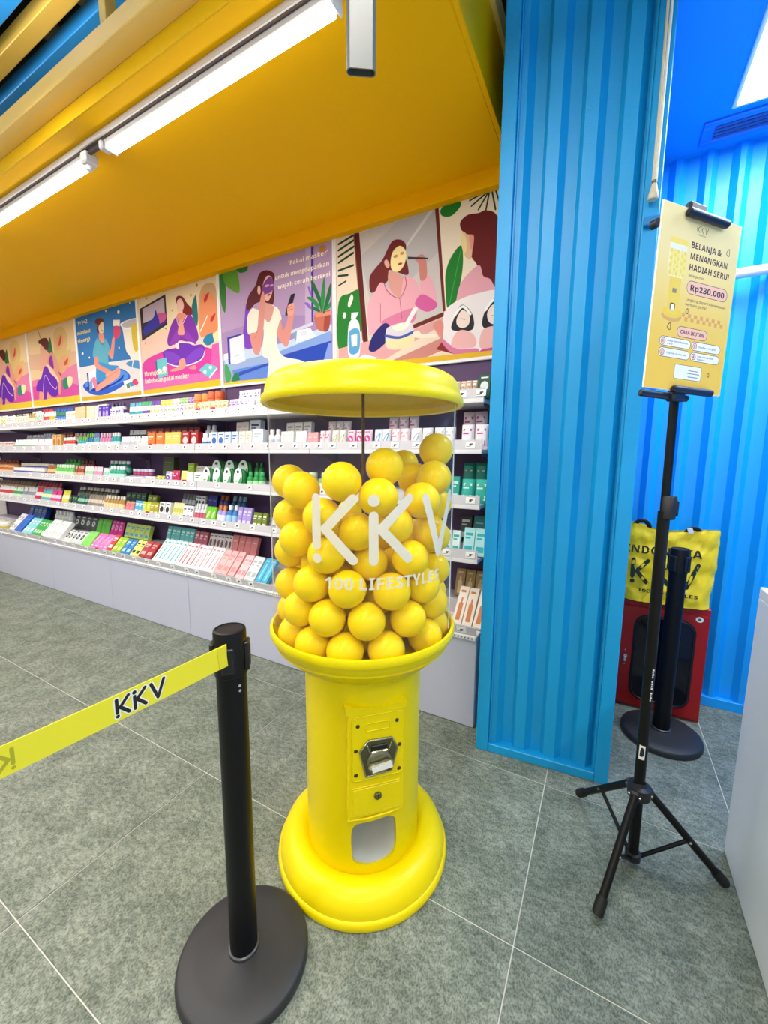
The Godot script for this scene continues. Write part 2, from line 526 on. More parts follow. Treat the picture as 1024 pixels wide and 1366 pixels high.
func shell() -> void:
	var fl := struct("floor", "grey stone-look tiled shop floor with pale joints", MB.new().box(Vector3(-3.3, -0.06, 0.6), Vector3(12.0, 0.115, 7.4)), mat("d2d0c6", 0.8))
	var st := stone()
	var tm := []
	for k in 3: tm.append(MB.new().box(Vector3(0, -0.006, 0), Vector3(0.6615, 0.012, 0.6615), 0.0012).mesh(st[k]))
	for i in range(-11, 5):
		for j in range(-2, 8):
			part_mesh("tile", tm[(i * 7 + j * 5 + 100) % 3], fl, Transform3D(Basis(), Vector3(-0.14 + 0.665 * (i + 0.5) - 0.0, 0, -1.717 + 0.665 * (j + 0.5))))
	var white := mat("dcd9d6", 0.8)
	struct("wall_back", "white wall behind the shelving", MB.new().box(Vector3(-4.7, 1.7, -2.42), Vector3(8.5, 3.6, 0.1)), white)
	struct("wall_left", "plain white wall at the far end of the shop", MB.new().box(Vector3(-9.05, 2.2, 0.75), Vector3(0.1, 4.6, 7.3)), white)
	struct("wall_right", "plain blue wall beyond the counter", MB.new().box(Vector3(2.35, 2.2, 0.75), Vector3(0.1, 4.6, 7.3)), mat("1f86d0", 0.6))
	struct("wall_front", "plain white wall behind the viewer", MB.new().box(Vector3(-3.3, 2.2, 4.25), Vector3(11.4, 4.6, 0.1)), white)
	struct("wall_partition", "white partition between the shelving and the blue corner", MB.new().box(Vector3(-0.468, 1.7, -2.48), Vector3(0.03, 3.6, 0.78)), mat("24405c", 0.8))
	# dark void above, with the open slat grid below it
	var ce := struct("ceiling", "dark open ceiling above blue and yellow slats", MB.new().box(Vector3(-3.3, 4.45, 0.7), Vector3(11.8, 0.1, 7.2)), mat("4a4038", 0.9))
	var sb := MB.new().box(Vector3.ZERO, Vector3(11.2, 0.075, 0.066), 0.003).mesh(mat("2f97e6", 0.35))
	var sy := MB.new().box(Vector3.ZERO, Vector3(11.2, 0.075, 0.066), 0.003).mesh(mat("e3bd58", 0.3))
	for k in 44:
		part_mesh("slat", sb if k % 2 == 0 else sy, ce, Transform3D(Basis(), Vector3(-3.4, 3.438, -1.268 + k * 0.1225)))
	for x in [-3.0, -2.62, -5.2, -5.6, 0.6]:
		var gp := MB.new().pipe(PackedVector3Array([Vector3(x, 3.82, -2.2), Vector3(x, 3.82, 4.1)]), 0.05, 14)
		part("duct", gp, mat("c4bcb2", 0.5), ce)
	for k in 6:
		part("joist", MB.new().box(Vector3(-3.3, 4.1, -1.6 + k * 1.0), Vector3(11.4, 0.22, 0.12), 0.004), mat("5a4a40", 0.9), ce)
	for k in 2:   # flexible hose with its rings
		var hp := PackedVector3Array()
		var hr := []
		for i in 90:
			hp.append(Vector3(-3.9 + i * 0.03, 3.7 + 0.02 * sin(i * 0.2), -1.62 + k * 0.42 + 0.04 * sin(i * 0.11)))
			hr.append(0.05 if i % 2 else 0.042)
		part("hose", MB.new().pipe(hp, hr, 12), mat("2c2a2a", 0.7), ce)
	# orange soffit over the shelves
	var so := struct("ceiling_soffit", "orange yellow dropped soffit over the shelving", MB.new().box(Vector3(-4.78, 2.964, -1.755), Vector3(8.44, 0.16, 1.29), 0.003), mat("ffc000", 0.5, 0.0, 0.2))
	part("end_panel", MB.new().box(Vector3(-0.55, 3.037, -1.76), Vector3(0.02, 0.306, 1.27), 0.002), mat("ffbe00", 0.45, 0.0, 0.2), so)
	part("end_trim", MB.new().box(Vector3(-0.548, 3.235, -1.76), Vector3(0.05, 0.09, 1.27), 0.003), mat("ffe488", 0.4), so)
	part("front_beam", MB.new().box(Vector3(-4.78, 2.985, -1.07), Vector3(8.44, 0.07, 0.08), 0.003), mat("ffd674", 0.28), so)
	part("front_face", MB.new().box(Vector3(-4.78, 2.917, -1.1095), Vector3(8.44, 0.066, 0.004)), mat("eebc10", 0.4, 0.0, 0.3), so)
	part("post", MB.new().box(Vector3(-1.79, 3.36, -1.052), Vector3(0.042, 0.68, 0.042), 0.002), mat("e0bc58", 0.35), so)
	struct("trim_1", "orange fascia band between soffit and posters", MB.new().box(Vector3(-4.78, 2.86, -2.335), Vector3(8.44, 0.125, 0.09), 0.003), mat("ffba00", 0.5, 0.0, 0.2))
	# lamp track
	var tr := thing("lamp_track", "slim white lamp track along the edge of the orange soffit", "track", Vector3(-4.2, 2.884, -1.207))
	part("rail", MB.new().box(Vector3(0, -0.012, 0.0), Vector3(6.9, 0.024, 0.03), 0.003), mat("d8d0cc", 0.4), tr)
	part("slot", MB.new().box(Vector3(0, -0.0245, 0.0), Vector3(6.9, 0.002, 0.012)), mat("5a4440", 0.6), tr)
	var cn := thing("track_connector", "white plastic connector joining the two strip lamps on the track", "connector", Vector3(-2.27, 2.86, -1.232))
	part("clip", MB.new().box(Vector3(-0.07, -0.025, 0.0), Vector3(0.05, 0.05, 0.06), 0.006), mat("e6e2e0", 0.4), cn)
	part("clip", MB.new().box(Vector3(0.075, -0.015, 0.0), Vector3(0.03, 0.04, 0.05), 0.006), mat("e6e2e0", 0.4), cn)
	part("bridge", MB.new().box(Vector3(0.0, -0.008, 0.008), Vector3(0.13, 0.014, 0.018), 0.003), mat("4a4644", 0.5), cn)
	part("knob", MB.new().lathe(PackedVector2Array([Vector2(0.001, -0.075), Vector2(0.013, -0.073), Vector2(0.016, -0.055), Vector2(0.012, -0.048), Vector2(0.001, -0.047)]), 14, Vector3(-0.075, 0, 0)), mat("f0eeec", 0.4), cn)

# ribbed metal sheet: x along, ribs towards +z, first proud strip ends at x0
func ribbed(x1: float, y0: float, y1: float, x0: float, pitch: float, deep: float, cuts: Array) -> MB:
	var mb := MB.new()
	var xs := PackedVector2Array()
	xs.append(Vector2(0, 0))
	var x := x0
	while x < x1:
		for q in [Vector2(x, 0), Vector2(x + cuts[0], -deep), Vector2(x + cuts[1], -deep), Vector2(x + cuts[2], 0)]:
			if q.x < x1: xs.append(q)
		x += pitch
	xs.append(Vector2(x1, xs[xs.size() - 1].y))
	for i in xs.size() - 1:
		var a := xs[i]
		var b := xs[i + 1]
		var d := (b - a).normalized()
		mb.quad(Vector3(a.x, y0, a.y), Vector3(b.x, y0, b.y), Vector3(b.x, y1, b.y), Vector3(a.x, y1, a.y), Vector3(-d.y, 0, d.x))
		mb.quad(Vector3(a.x, y0, a.y - 0.004), Vector3(b.x, y0, b.y - 0.004), Vector3(b.x, y1, b.y - 0.004), Vector3(a.x, y1, a.y - 0.004), Vector3(d.y, 0, -d.x))
	return mb

func column() -> void:
	var t := thing("column", "tall blue column clad in a framed sheet of ribbed metal beside the shelving", "column", Vector3(-0.464, 0, -1.789), atan2(0.052, 0.557), "", "structure")
	var blue := rough_metal("0a9ad8", 0.42, 9.0, 2.0)
	var H := 4.35
	part("frame_rail", MB.new().box(Vector3(0.0285, H * 0.5, -0.05), Vector3(0.057, H, 0.1), 0.003), blue, t)
	part("frame_rail", MB.new().box(Vector3(0.538, H * 0.5, -0.05), Vector3(0.052, H, 0.1), 0.003), blue, t)
	part("frame_rail", MB.new().box(Vector3(0.2845, 0.021, -0.05), Vector3(0.455, 0.042, 0.098), 0.003), blue, t)
	part("frame_rail", MB.new().box(Vector3(0.2845, H - 0.03, -0.05), Vector3(0.455, 0.06, 0.098), 0.003), blue, t)
	var r := ribbed(0.455, 0.04, H - 0.05, 0.032, 0.1285, 0.03, [0.027, 0.070, 0.083])
	var o := part("ribbed_sheet", r, blue, t)
	o.position = Vector3(0.057, 0, -0.022)
	for x in [0.0625, 0.508]: part("sheet_trim", MB.new().box(Vector3(x, H * 0.5, -0.02), Vector3(0.009, H - 0.1, 0.012), 0.002), blue, t)
	part("core", MB.new().box(Vector3(0.283, H * 0.5, -0.55), Vector3(0.545, H, 0.9), 0.004), mat("0d78b4", 0.5), t)

# ---------- shelving ----------
var tags_wanted := {}
var boards := {}

func shelving() -> void:
	var white := mat("efedf0", 0.4)
	var rail := mat("cfccd2", 0.35)
	var names := ["mirror", "phone", "meditation", "bathtub", "nearer stretching", "farther stretching"]
	for b in 6:
		var x1: float = BAYS[b]
		var x0: float = BAYS[b + 1]
		var xe := x1 + (0.045 if b == 0 else 0.0)
		var w := x1 - x0
		var xc := (x0 + x1) * 0.5
		var t := thing("shelf_unit", "white five-tier wall shelf unit below the %s poster" % names[b], "shelf", Vector3(xc, 0, 0), 0.0, "wall shelf units")
		part("back_panel", MB.new().box(Vector3(0, 1.24, BACK - 0.01), Vector3(w - 0.004, 1.46, 0.02)), mat("5a4168", 0.7), t)
		for s in [-1, 1]:
			var up := MB.new().box(Vector3(s * (w * 0.5 - 0.014), 1.22, BACK + 0.006), Vector3(0.024, 1.44, 0.012), 0.002)
			var ob := part("upright", up, mat("6c5a78", 0.5, 0.3), t)
			var sl := MB.new()
			for k in 28: sl.box(Vector3(s * (w * 0.5 - 0.014), 0.56 + k * 0.05, BACK + 0.0125), Vector3(0.006, 0.022, 0.002))
			tag(part("slot", sl, mat("281c30", 0.8), ob), "", "", "", "stuff")
		for k in 4:
			var y: float = SHELF_Y[k]
			var sb := part("shelf_board", MB.new().box(Vector3(0, y + 0.012, -2.2), Vector3(w - 0.003, 0.02, 0.292), 0.002), white, t)
			boards["%d %d" % [b, k]] = sb
			part("front_edge", MB.new().box(Vector3(0, y + 0.011, -2.052), Vector3(w - 0.003, 0.024, 0.012), 0.003), white, sb)
			part("price_rail", MB.new().box(Vector3(0, y + 0.046, -2.053), Vector3(w - 0.006, 0.05, 0.005), 0.001, Basis(Vector3.RIGHT, -0.16)), rail, sb)
			part("riser", MB.new().box(Vector3(0, y + 0.05, -2.25), Vector3(w - 0.01, 0.056, 0.17), 0.002), mat("c4bfc6", 0.4), sb)
			for s in [-1, 1]:
				var br := PackedVector2Array([Vector2(0, 0), Vector2(0.25, 0), Vector2(0.25, -0.012), Vector2(0.09, -0.035), Vector2(0.0, -0.075)])
				part("bracket", MB.new().prism(br, -0.002, 0.002, Transform3D(Basis(Vector3.UP, -PI / 2), Vector3(s * (w * 0.5 - 0.014), y + 0.002, BACK + 0.002))), mat("6c5a78", 0.5, 0.3), sb)
		var xm := (xe - x1) * 0.5
		var wd := w + (xe - x1)
		var pl := part("plinth", MB.new().box(Vector3(xm, 0.24, -1.933), Vector3(wd - 0.005, 0.476, 0.016), 0.002), mat("c3c5d8", 0.45), t)
		part("kick_strip", MB.new().box(Vector3(xm, 0.004, -1.935), Vector3(wd, 0.012, 0.016)), mat("3a3a3c", 0.7), pl)
		if b == 0: part("side_panel", MB.new().box(Vector3(xe - xc - 0.008, 0.24, -2.13), Vector3(0.016, 0.476, 0.4), 0.002), mat("c3c5d8", 0.45), pl)
		var dk := part("base_deck", MB.new().box(Vector3(xm, 0.49, -2.13), Vector3(wd - 0.003, 0.018, 0.42), 0.003), white, t)
		boards["%d 4" % b] = dk
		part("front_edge", MB.new().box(Vector3(xm, 0.492, -1.918), Vector3(wd - 0.003, 0.026, 0.014), 0.004), white, dk)
		part("price_rail", MB.new().box(Vector3(xm, 0.529, -1.915), Vector3(wd - 0.006, 0.05, 0.005), 0.001, Basis(Vector3.RIGHT, 0.25)), rail, dk)
		part("riser", MB.new().box(Vector3(xm, 0.54, -2.27), Vector3(wd - 0.01, 0.085, 0.15), 0.002), mat("c4bfc6", 0.4), dk)
		var ho := MB.new()
		for k in int(wd / 0.018): ho.box(Vector3(xm - wd * 0.5 + 0.012 + k * 0.018, 0.492, -1.9105), Vector3(0.008, 0.008, 0.002))
		tag(part("hole", ho, mat("8a8690", 0.7), dk), "", "", "", "stuff")

# ---------- posters ----------
func posters() -> void:
	var order := ["mirror", "vanity", "yoga", "bath", "stretch", "stretch"]
	var labels := ["wide printed poster of a woman brushing on a face mask at her mirror", "printed poster of a woman in an eye mask looking at a phone", "printed poster of a woman in purple meditating beside a television",
		"printed blue poster of a woman in a robe beside a bathtub", "printed poster of a woman stretching in purple leggings, next to the blue bathtub poster", "printed poster of a woman stretching in purple leggings, farthest along the wall"]
	var art := {}
	for k in 6:
		var x1: float = BAYS[k] - 0.012
		var x0: float = BAYS[k + 1] + 0.012
		if not art.has(order[k]): art[order[k]] = picture(PICS[order[k]], 640, 484)
		var w := x1 - x0
		var t := thing("poster", labels[k], "poster", Vector3((x0 + x1) * 0.5, 1.958, BACK + 0.008), 0.0, "beauty posters above the shelves")
		part("panel", MB.new().box(Vector3(0, 0.42, -0.002), Vector3(w, 0.84, 0.008), 0.001), mat("f0eeee", 0.5), t)
		var mb := MB.new()
		mb.quad(Vector3(-w / 2, 0.0, 0.0026), Vector3(w / 2, 0.0, 0.0026), Vector3(w / 2, 0.84, 0.0026), Vector3(-w / 2, 0.84, 0.0026), Vector3.BACK)
		part("print", mb, art[order[k]], t)
		part("frame", MB.new().box(Vector3(-w / 2 - 0.004, 0.42, 0.004), Vector3(0.014, 0.86, 0.012), 0.002), mat("f2f0f0", 0.4), t)
		part("frame", MB.new().box(Vector3(w / 2 + 0.004, 0.42, 0.004), Vector3(0.014, 0.86, 0.012), 0.002), mat("f2f0f0", 0.4), t)
		part("frame", MB.new().box(Vector3(0, -0.008, 0.004), Vector3(w + 0.02, 0.018, 0.014), 0.002), mat("f4f2f2", 0.4), t)

# ---------- goods ----------
func motif(kind: String, w: float, h: float) -> Array:
	var p := []
	match kind:
		"bars":
			p.append(rect(-0.34 * w, 0.72 * h, 0.34 * w, 0.82 * h)); p.append(rect(-0.34 * w, 0.60 * h, 0.12 * w, 0.66 * h)); p.append(rect(-0.34 * w, 0.14 * h, 0.34 * w, 0.34 * h))
		"oval":
			p.append(ell(0, 0.52 * h, 0.34 * w, 0.2 * h, 16)); p.append(rect(-0.3 * w, 0.84 * h, 0.3 * w, 0.90 * h))
		"leaf":
			p.append(smooth(PackedVector2Array([Vector2(-0.34 * w, 0.3 * h), Vector2(-0.1 * w, 0.62 * h), Vector2(0.34 * w, 0.78 * h), Vector2(0.16 * w, 0.42 * h)]), true, 4)); p.append(rect(-0.3 * w, 0.12 * h, 0.3 * w, 0.2 * h))
		"stripe":
			p.append(PackedVector2Array([Vector2(-0.16 * w, 0.1 * h), Vector2(0.16 * w, 0.1 * h), Vector2(0.2 * w, 0.74 * h), Vector2(-0.02 * w, 0.74 * h)])); p.append(rect(-0.3 * w, 0.84 * h, 0.3 * w, 0.9 * h))
		"bottle":
			p.append(join2(rrect(-0.22 * w, 0.1 * h, 0.22 * w, 0.56 * h, 0.08 * w), rect(-0.09 * w, 0.52 * h, 0.09 * w, 0.7 * h))); p.append(rect(-0.3 * w, 0.84 * h, 0.2 * w, 0.9 * h))
		_:
			p.append(rect(-0.3 * w, 0.7 * h, 0.3 * w, 0.74 * h))
	return p

func ring_loft(mb: MB, rows: Array, seg := 16) -> void:   # rows of [y, half width, half depth]
	for i in rows.size() - 1:
		var a: Array = rows[i]
		var b: Array = rows[i + 1]
		for k in seg:
			var q := []
			var m := []
			for e in [[a, k], [a, k + 1], [b, k + 1], [b, k]]:
				var t: float = TAU * e[1] / seg
				var r: Array = e[0]
				q.append(Vector3(cos(t) * r[1], r[0], sin(t) * r[2]))
				m.append(Vector3(cos(t) * r[2], (a[2] - b[2]) / (b[0] - a[0] + 1e-5) * minf(r[1], r[2]), sin(t) * r[1]).normalized())
			mb.quad4(q[0], q[1], q[2], q[3], m[0], m[1], m[2], m[3])

func goods(kind: String, w: float, h: float, c1: String, c2: String, cap: String, mo: String) -> Node3D:
	var o := Node3D.new()
	var m1 := mat(c1, 0.4)
	var m2 := mat(c2, 0.45)
	if kind == "box":
		var d := clampf(w * 0.5, 0.022, 0.05)
		part("carton", MB.new().box(Vector3(0, h / 2, 0), Vector3(w, h, d), 0.002), m1, o)
		part("flap", MB.new().box(Vector3(0, h + 0.0004, d * 0.04), Vector3(w * 0.94, 0.0016, d * 0.86)), m1, o)
		for p in motif(mo, w, h): part("print", MB.new().flat(p, d / 2 + 0.0005), m2, o)
	elif kind == "sachet":
		var mb := MB.new()
		var N := 8
		var f := func(x: float, y: float) -> float: return 0.013 * pow(maxf(0.0, 1 - pow(absf(x) * 2, 3)) * maxf(0.0, 1 - pow(absf(y - 0.5) * 2, 4)), 0.6)
		for s in [-1.0, 1.0]:
			for i in N:
				for j in N:
					var q := []
					for k in [[0, 0], [1, 0], [1, 1], [0, 1]]:
						var x: float = float(i + k[0]) / N - 0.5
						var y: float = float(j + k[1]) / N
						q.append(Vector3(x * w, y * h, s * (0.0012 + f.call(x, y))))
					var nn: Vector3 = (q[1] - q[0]).cross(q[3] - q[0]).normalized() * s
					mb.quad(q[0], q[1], q[2], q[3], nn)
		part("pouch", mb, m1, o)
		for y in [0.0, h - 0.012]: part("seal", MB.new().box(Vector3(0, y + 0.006, 0), Vector3(w, 0.012, 0.0036), 0.001), m1, o)
		for p in motif(mo, w, h):
			var pb := MB.new()
			var ids := Geometry2D.triangulate_polygon(p)
			for i in range(0, ids.size(), 3):
				var q := []
				for j in 3:
					var v: Vector2 = p[ids[i + j]]
					q.append(Vector3(v.x, v.y, 0.0022 + f.call(v.x / w * 0.9, v.y / h)))
				pb.tri(q[0], q[1], q[2], Vector3.BACK, Vector3.BACK, Vector3.BACK)
			part("print", pb, m2, o)
	elif kind == "tube":
		var r := w * 0.5
		part("cap", MB.new().lathe(PackedVector2Array([Vector2(0.001, 0), Vector2(r * 0.8, 0), Vector2(r * 0.84, 0.004), Vector2(r * 0.8, h * 0.2), Vector2(r * 0.6, h * 0.215)]), 16), mat(cap, 0.35), o)
		var mb := MB.new()
		ring_loft(mb, [[h * 0.2, r * 0.6, r * 0.6], [h * 0.22, r * 0.92, r * 0.88], [h * 0.4, r * 0.95, r * 0.8], [h * 0.75, r * 0.98, r * 0.42], [h * 0.94, r, r * 0.07], [h, r, r * 0.06]])
		part("tube_body", mb, m1, o)
		var bb := MB.new()
		ring_loft(bb, [[h * 0.42, r * 0.965, r * 0.80], [h * 0.66, r * 0.985, r * 0.555]])
		part("label_band", bb, m2, o)
	elif kind == "bottle":
		var r := w * 0.48
		part("bottle_body", MB.new().lathe(PackedVector2Array([Vector2(0.001, 0), Vector2(r * 0.92, 0), Vector2(r, 0.005), Vector2(r, h * 0.62), Vector2(r * 0.9, h * 0.7), Vector2(r * 0.55, h * 0.755), Vector2(r * 0.45, h * 0.78)]), 18), m1, o)
		part("cap", MB.new().lathe(PackedVector2Array([Vector2(r * 0.4, h * 0.765), Vector2(r * 0.62, h * 0.77), Vector2(r * 0.62, h * 0.97), Vector2(r * 0.54, h), Vector2(0.001, h)]), 16), mat(cap, 0.35), o)
		part("label_band", MB.new().lathe(PackedVector2Array([Vector2(r + 0.0006, h * 0.16), Vector2(r + 0.0006, h * 0.5)]), 18), m2, o)
	elif kind == "jar":
		var r := w * 0.48
		part("jar_body", MB.new().lathe(PackedVector2Array([Vector2(0.001, 0), Vector2(r * 0.9, 0), Vector2(r, 0.006), Vector2(r, h * 0.58), Vector2(r * 0.9, h * 0.62)]), 20), m1, o)
		part("lid", MB.new().lathe(PackedVector2Array([Vector2(r * 0.85, h * 0.61), Vector2(r * 1.02, h * 0.615), Vector2(r * 1.02, h * 0.95), Vector2(r * 0.96, h), Vector2(0.001, h)]), 20), mat(cap, 0.35), o)
		part("label_band", MB.new().lathe(PackedVector2Array([Vector2(r + 0.0006, h * 0.14), Vector2(r + 0.0006, h * 0.46)]), 20), m2, o)
	else:   # green pouch bottle with an oval label
		var mb := MB.new()
		ring_loft(mb, [[0.0, w * 0.36, 0.026], [h * 0.06, w * 0.46, 0.034], [h * 0.5, w * 0.5, 0.036], [h * 0.78, w * 0.44, 0.03], [h * 0.93, w * 0.28, 0.018], [h, w * 0.04, 0.004]], 20)
		part("bottle_body", mb, m1, o)
		part("oval_label", MB.new().prism(ell(0, h * 0.52, w * 0.4, h * 0.49, 24), 0.034, 0.0372), m2, o)
		var lb := MB.new()
		lb.flat(smooth(PackedVector2Array([Vector2(w * 0.02, h * 0.1), Vector2(w * 0.36, h * 0.32), Vector2(w * 0.34, h * 0.62), Vector2(w * 0.12, h * 0.36)]), true, 4), 0.038)
		lb.flat(rect(-w * 0.26, h * 0.34, -w * 0.02, h * 0.40), 0.038)
		part("leaf_print", lb, mat("3aa850", 0.5), o)
		part("cap_print", MB.new().prism(ell(w * 0.0, h * 0.82, w * 0.1, h * 0.07, 16), 0.0372, 0.041), mat("1c3a24", 0.4), o)
	return o

const ORD := ["first", "second", "third", "fourth", "fifth", "sixth", "seventh", "eighth", "ninth", "tenth", "eleventh", "twelfth"]
const NUM := ["", "one", "two", "three", "four", "five", "six", "seven", "eight", "nine", "ten", "eleven", "twelve"]
const CALLED := {"box": "carton_box", "sachet": "sachet", "tube": "cosmetic_tube", "bottle": "bottle", "jar": "jar", "oval": "pouch_bottle"}
const CAT := {"box": "box", "sachet": "sachet", "tube": "tube", "bottle": "bottle", "jar": "jar", "oval": "bottle"}

func bay_of(x: float) -> int:
	for b in 6:
		if x > BAYS[b + 1]: return b
	return 5

func products() -> void:
	var tagm := MB.new().box(Vector3.ZERO, Vector3(0.05, 0.032, 0.002)).mesh(mat("fbfbfa", 0.5))
	var mk := MB.new()
	for q in [[0.0, 0.0, 0.012, 0.012], [0.009, 0.003, 0.005, 0.006], [-0.012, -0.009, 0.02, 0.002]]: mk.box(Vector3(q[0], q[1], 0.0012), Vector3(q[2], q[3], 0.001))
	mk.mesh(mat("3a3a40", 0.6), tagm)
	var redm := MB.new().box(Vector3.ZERO, Vector3(0.05, 0.014, 0.003)).mesh(mat("d01830", 0.5))
	var cl := 0
	for ln in GOODS.strip_edges().split("\n"):
		var h2 := ln.split("|")
		var a := h2[0].split(" ", false)
		var s := int(a[0]) - 1
		var front := a[1] == "f"
		var x0 := float(a[2])
		var x1 := float(a[3])
		var n := int(a[4])
		var kind := a[5]
		var w := float(a[6])
		var h := float(a[7])
		var y: float = (SHELF_Y[s] + 0.022) if s < 4 else 0.5
		var z := -2.115
		var lean: float = [0.08, 0.08, 0.1, 0.22, 0.0][s]
		if s == 4:
			z = -2.005
			lean = 0.72 if kind in ["box", "sachet"] else 0.1
			if not front:
				z = -2.235
				lean = 0.3 if kind in ["box", "sachet"] else 0.08
		elif not front: z = -2.215
		if not front: y += 0.056 if s < 4 else 0.083
		var proto := goods(kind, w, h, a[8], a[9], a[10] if a[10] != "-" else "f0f0f0", a[11])
		for k in n:
			var o: Node3D = proto if k == 0 else proto.duplicate()
			put(o, CALLED[kind])
			var x := x0 + (x1 - x0) * (k + 0.5) / n
			o.position = Vector3(x, y + sin(lean) * (clampf(w * 0.25, 0.011, 0.025) if kind == "box" else 0.004) + 0.0005, z + rng.randf_range(-0.004, 0.004))
			o.rotation = Vector3(-lean - rng.randf_range(0.0, 0.03), rng.randf_range(-0.05, 0.05) if kind != "tube" else rng.randf_range(-0.12, 0.12), 0)
			var where: String = "%s shelf" % SPOT[s]
			var l: String = h2[1]
			if n == 2: l += ", %s one of two" % ["left", "right"][k]
			elif n > 2: l += ", %s from left of %s" % [ORD[k], NUM[n]]
			if (l + ", " + where).split(" ").size() <= 16: l += ", " + where
			tag(o, l, CAT[kind], "%s row on the %s shelf" % [h2[1].trim_suffix(" on the rear step"), SPOT[s]] if n > 1 else "")
		if front:
			for k in (2 if n >= 5 else 1):
				var x := lerpf(x0, x1, 0.5 if n < 5 else 0.25 + 0.5 * k)
				var b := bay_of(x)
				var sb: Node3D = boards["%d %d" % [b, s]]
				var xc: float = (BAYS[b] + BAYS[b + 1]) * 0.5
				var q := Transform3D(Basis(Vector3.RIGHT, -0.16), Vector3(x - xc, SHELF_Y[s] + 0.046, -2.0485)) if s < 4 else Transform3D(Basis(Vector3.RIGHT, 0.25), Vector3(x - xc, 0.529, -1.9105))
				part_mesh("price_tag", tagm, sb, q)
				if cl % 17 == 5: part_mesh("sale_tag", redm, sb, q.translated_local(Vector3(0, 0.024, 0)))
		cl += 1

# ---------- the capsule machine ----------
const LEMON := "f0d800"

func machine() -> void:
	var t := thing("capsule_machine", "large round yellow capsule vending machine with a clear drum full of yellow balls", "vending machine", AXIS)
	var ym := mat(LEMON, 0.34, 0.0, 0.36)
	var V := func(a: Array) -> PackedVector2Array:
		var p := PackedVector2Array()
		for q in a: p.append(Vector2(q[0], q[1]))
		return p
	part("base", MB.new().lathe(V.call([[0.001, 0.0], [0.298, 0.0], [0.3015, 0.004], [0.3025, 0.014], [0.301, 0.026], [0.2965, 0.031], [0.2935, 0.032], [0.2935, 0.037], [0.290, 0.052], [0.283, 0.068], [0.272, 0.082], [0.258, 0.0925], [0.243, 0.098], [0.228, 0.0985], [0.214, 0.095], [0.203, 0.088], [0.197, 0.080], [0.17, 0.078]]), 96), ym, t)
	# pedestal wall with the prize opening cut out of it
	var R := 0.1965
	var A0 := deg_to_rad(45.5)
	var hole := smooth(V.call([[-0.083, 0.150], [-0.078, 0.128], [-0.06, 0.118], [-0.02, 0.1125], [0.035, 0.1185], [0.057, 0.133], [0.0645, 0.160], [0.0635, 0.225], [0.057, 0.255], [0.038, 0.270], [0.01, 0.272], [-0.03, 0.268], [-0.062, 0.262], [-0.079, 0.247], [-0.085, 0.215]]), true, 5)
	var pb := MB.new()
	var N := 108
	for k in N:
		var s0 := TAU * R * k / N - PI * R
		var s1 := TAU * R * (k + 1) / N - PI * R
		var whole := rect(s0, 0.078, s1, 0.742)
		for pc in Geometry2D.clip_polygons(whole, hole): wrap_round(pb, pc, R, A0, 1.0)
	part("pedestal", pb, ym, t)
	var turn := Basis(Vector3.UP, A0)
	# lip and lined chute behind the opening
	var lip := MB.new()
	var chute := MB.new()
	var back := PackedVector3Array()
	var rim := []
	for q in hole:
		var a: float = A0 + q.x / R
		var p0 := Vector3(sin(a) * R, q.y, cos(a) * R)
		var p1 := Vector3(sin(a) * (R - 0.008), q.y, cos(a) * (R - 0.008))
		var p2: Vector3 = turn * Vector3(q.x * 0.95, 0.175 + (q.y - 0.185) * 0.96 + (0.05 if q.y < 0.18 else 0.0), R - 0.115)
		rim.append([p0, p1, p2])
	for i in rim.size():
		var a: Array = rim[i]
		var b: Array = rim[(i + 1) % rim.size()]
		var c: Vector3 = turn * Vector3(-0.01, 0.19, R - 0.03)
		var n1: Vector3 = (c - (a[0] + b[0]) * 0.5).normalized()
		lip.quad(a[0], b[0], b[1], a[1], n1)
		chute.quad(a[1], b[1], b[2], a[2], n1)
		chute.tri(a[2], b[2], turn * Vector3(-0.01, 0.2, R - 0.118), turn * Vector3.BACK, turn * Vector3.BACK, turn * Vector3.BACK)
	var ch := part("prize_chute", chute, mat("dfe0d6", 0.55), t)
	ch.set_meta("label", "white lined prize chute")
	var lp := part("chute_lip", lip, ym, t)
	lp.set_meta("label", "rounded rim of the prize opening")
	part("ledge", MB.new().box(turn * Vector3(-0.01, 0.203, R - 0.1), Vector3(0.13, 0.006, 0.02), 0.002, turn), mat("e8e8e0", 0.5), ch)
	# flat face plate standing off the round pedestal
	var X := func(x: float, y: float, z: float) -> Vector3: return turn * Vector3(x - 0.007, y, z)
	var fp := part("face_plate", MB.new().box(X.call(0.0, 0.474, 0.1905), Vector3(0.178, 0.356, 0.026), 0.003, turn), ym, t)
	var wedge := MB.new()
	wedge.prism(PackedVector2Array([Vector2(-0.094, 0.642), Vector2(0.094, 0.642), Vector2(0.096, 0.664), Vector2(0.0, 0.654), Vector2(-0.096, 0.668)]), 0.165, 0.204, Transform3D(turn, Vector3.ZERO) * Transform3D(Basis(), Vector3(-0.007, 0, 0)))
	part("top_lip", wedge, ym, fp)
	var bead := MB.new()
	bead.pipe(PackedVector3Array([X.call(-0.09, 0.296, 0.2), X.call(-0.03, 0.290, 0.203), X.call(0.04, 0.293, 0.203), X.call(0.086, 0.298, 0.199)]), 0.004, 8)
	part("bottom_bead", bead, ym, fp)
	var Z0 := 0.2035
	var T := Transform3D(turn, turn * Vector3(-0.007, 0, 0))
	var cp := part("coin_plate", MB.new().prism(rrect(-0.077, 0.428, 0.084, 0.636, 0.014), Z0 - 0.002, Z0 + 0.0035, T), ym, t)
	var rimb := MB.new()
	var rr := rrect(-0.077, 0.428, 0.084, 0.636, 0.014)
	var loop := PackedVector3Array()
	for q in rr: loop.append(T * Vector3(q.x, q.y, Z0 + 0.0025))
	loop.append(loop[0])
	rimb.pipe(loop, 0.0022, 6)
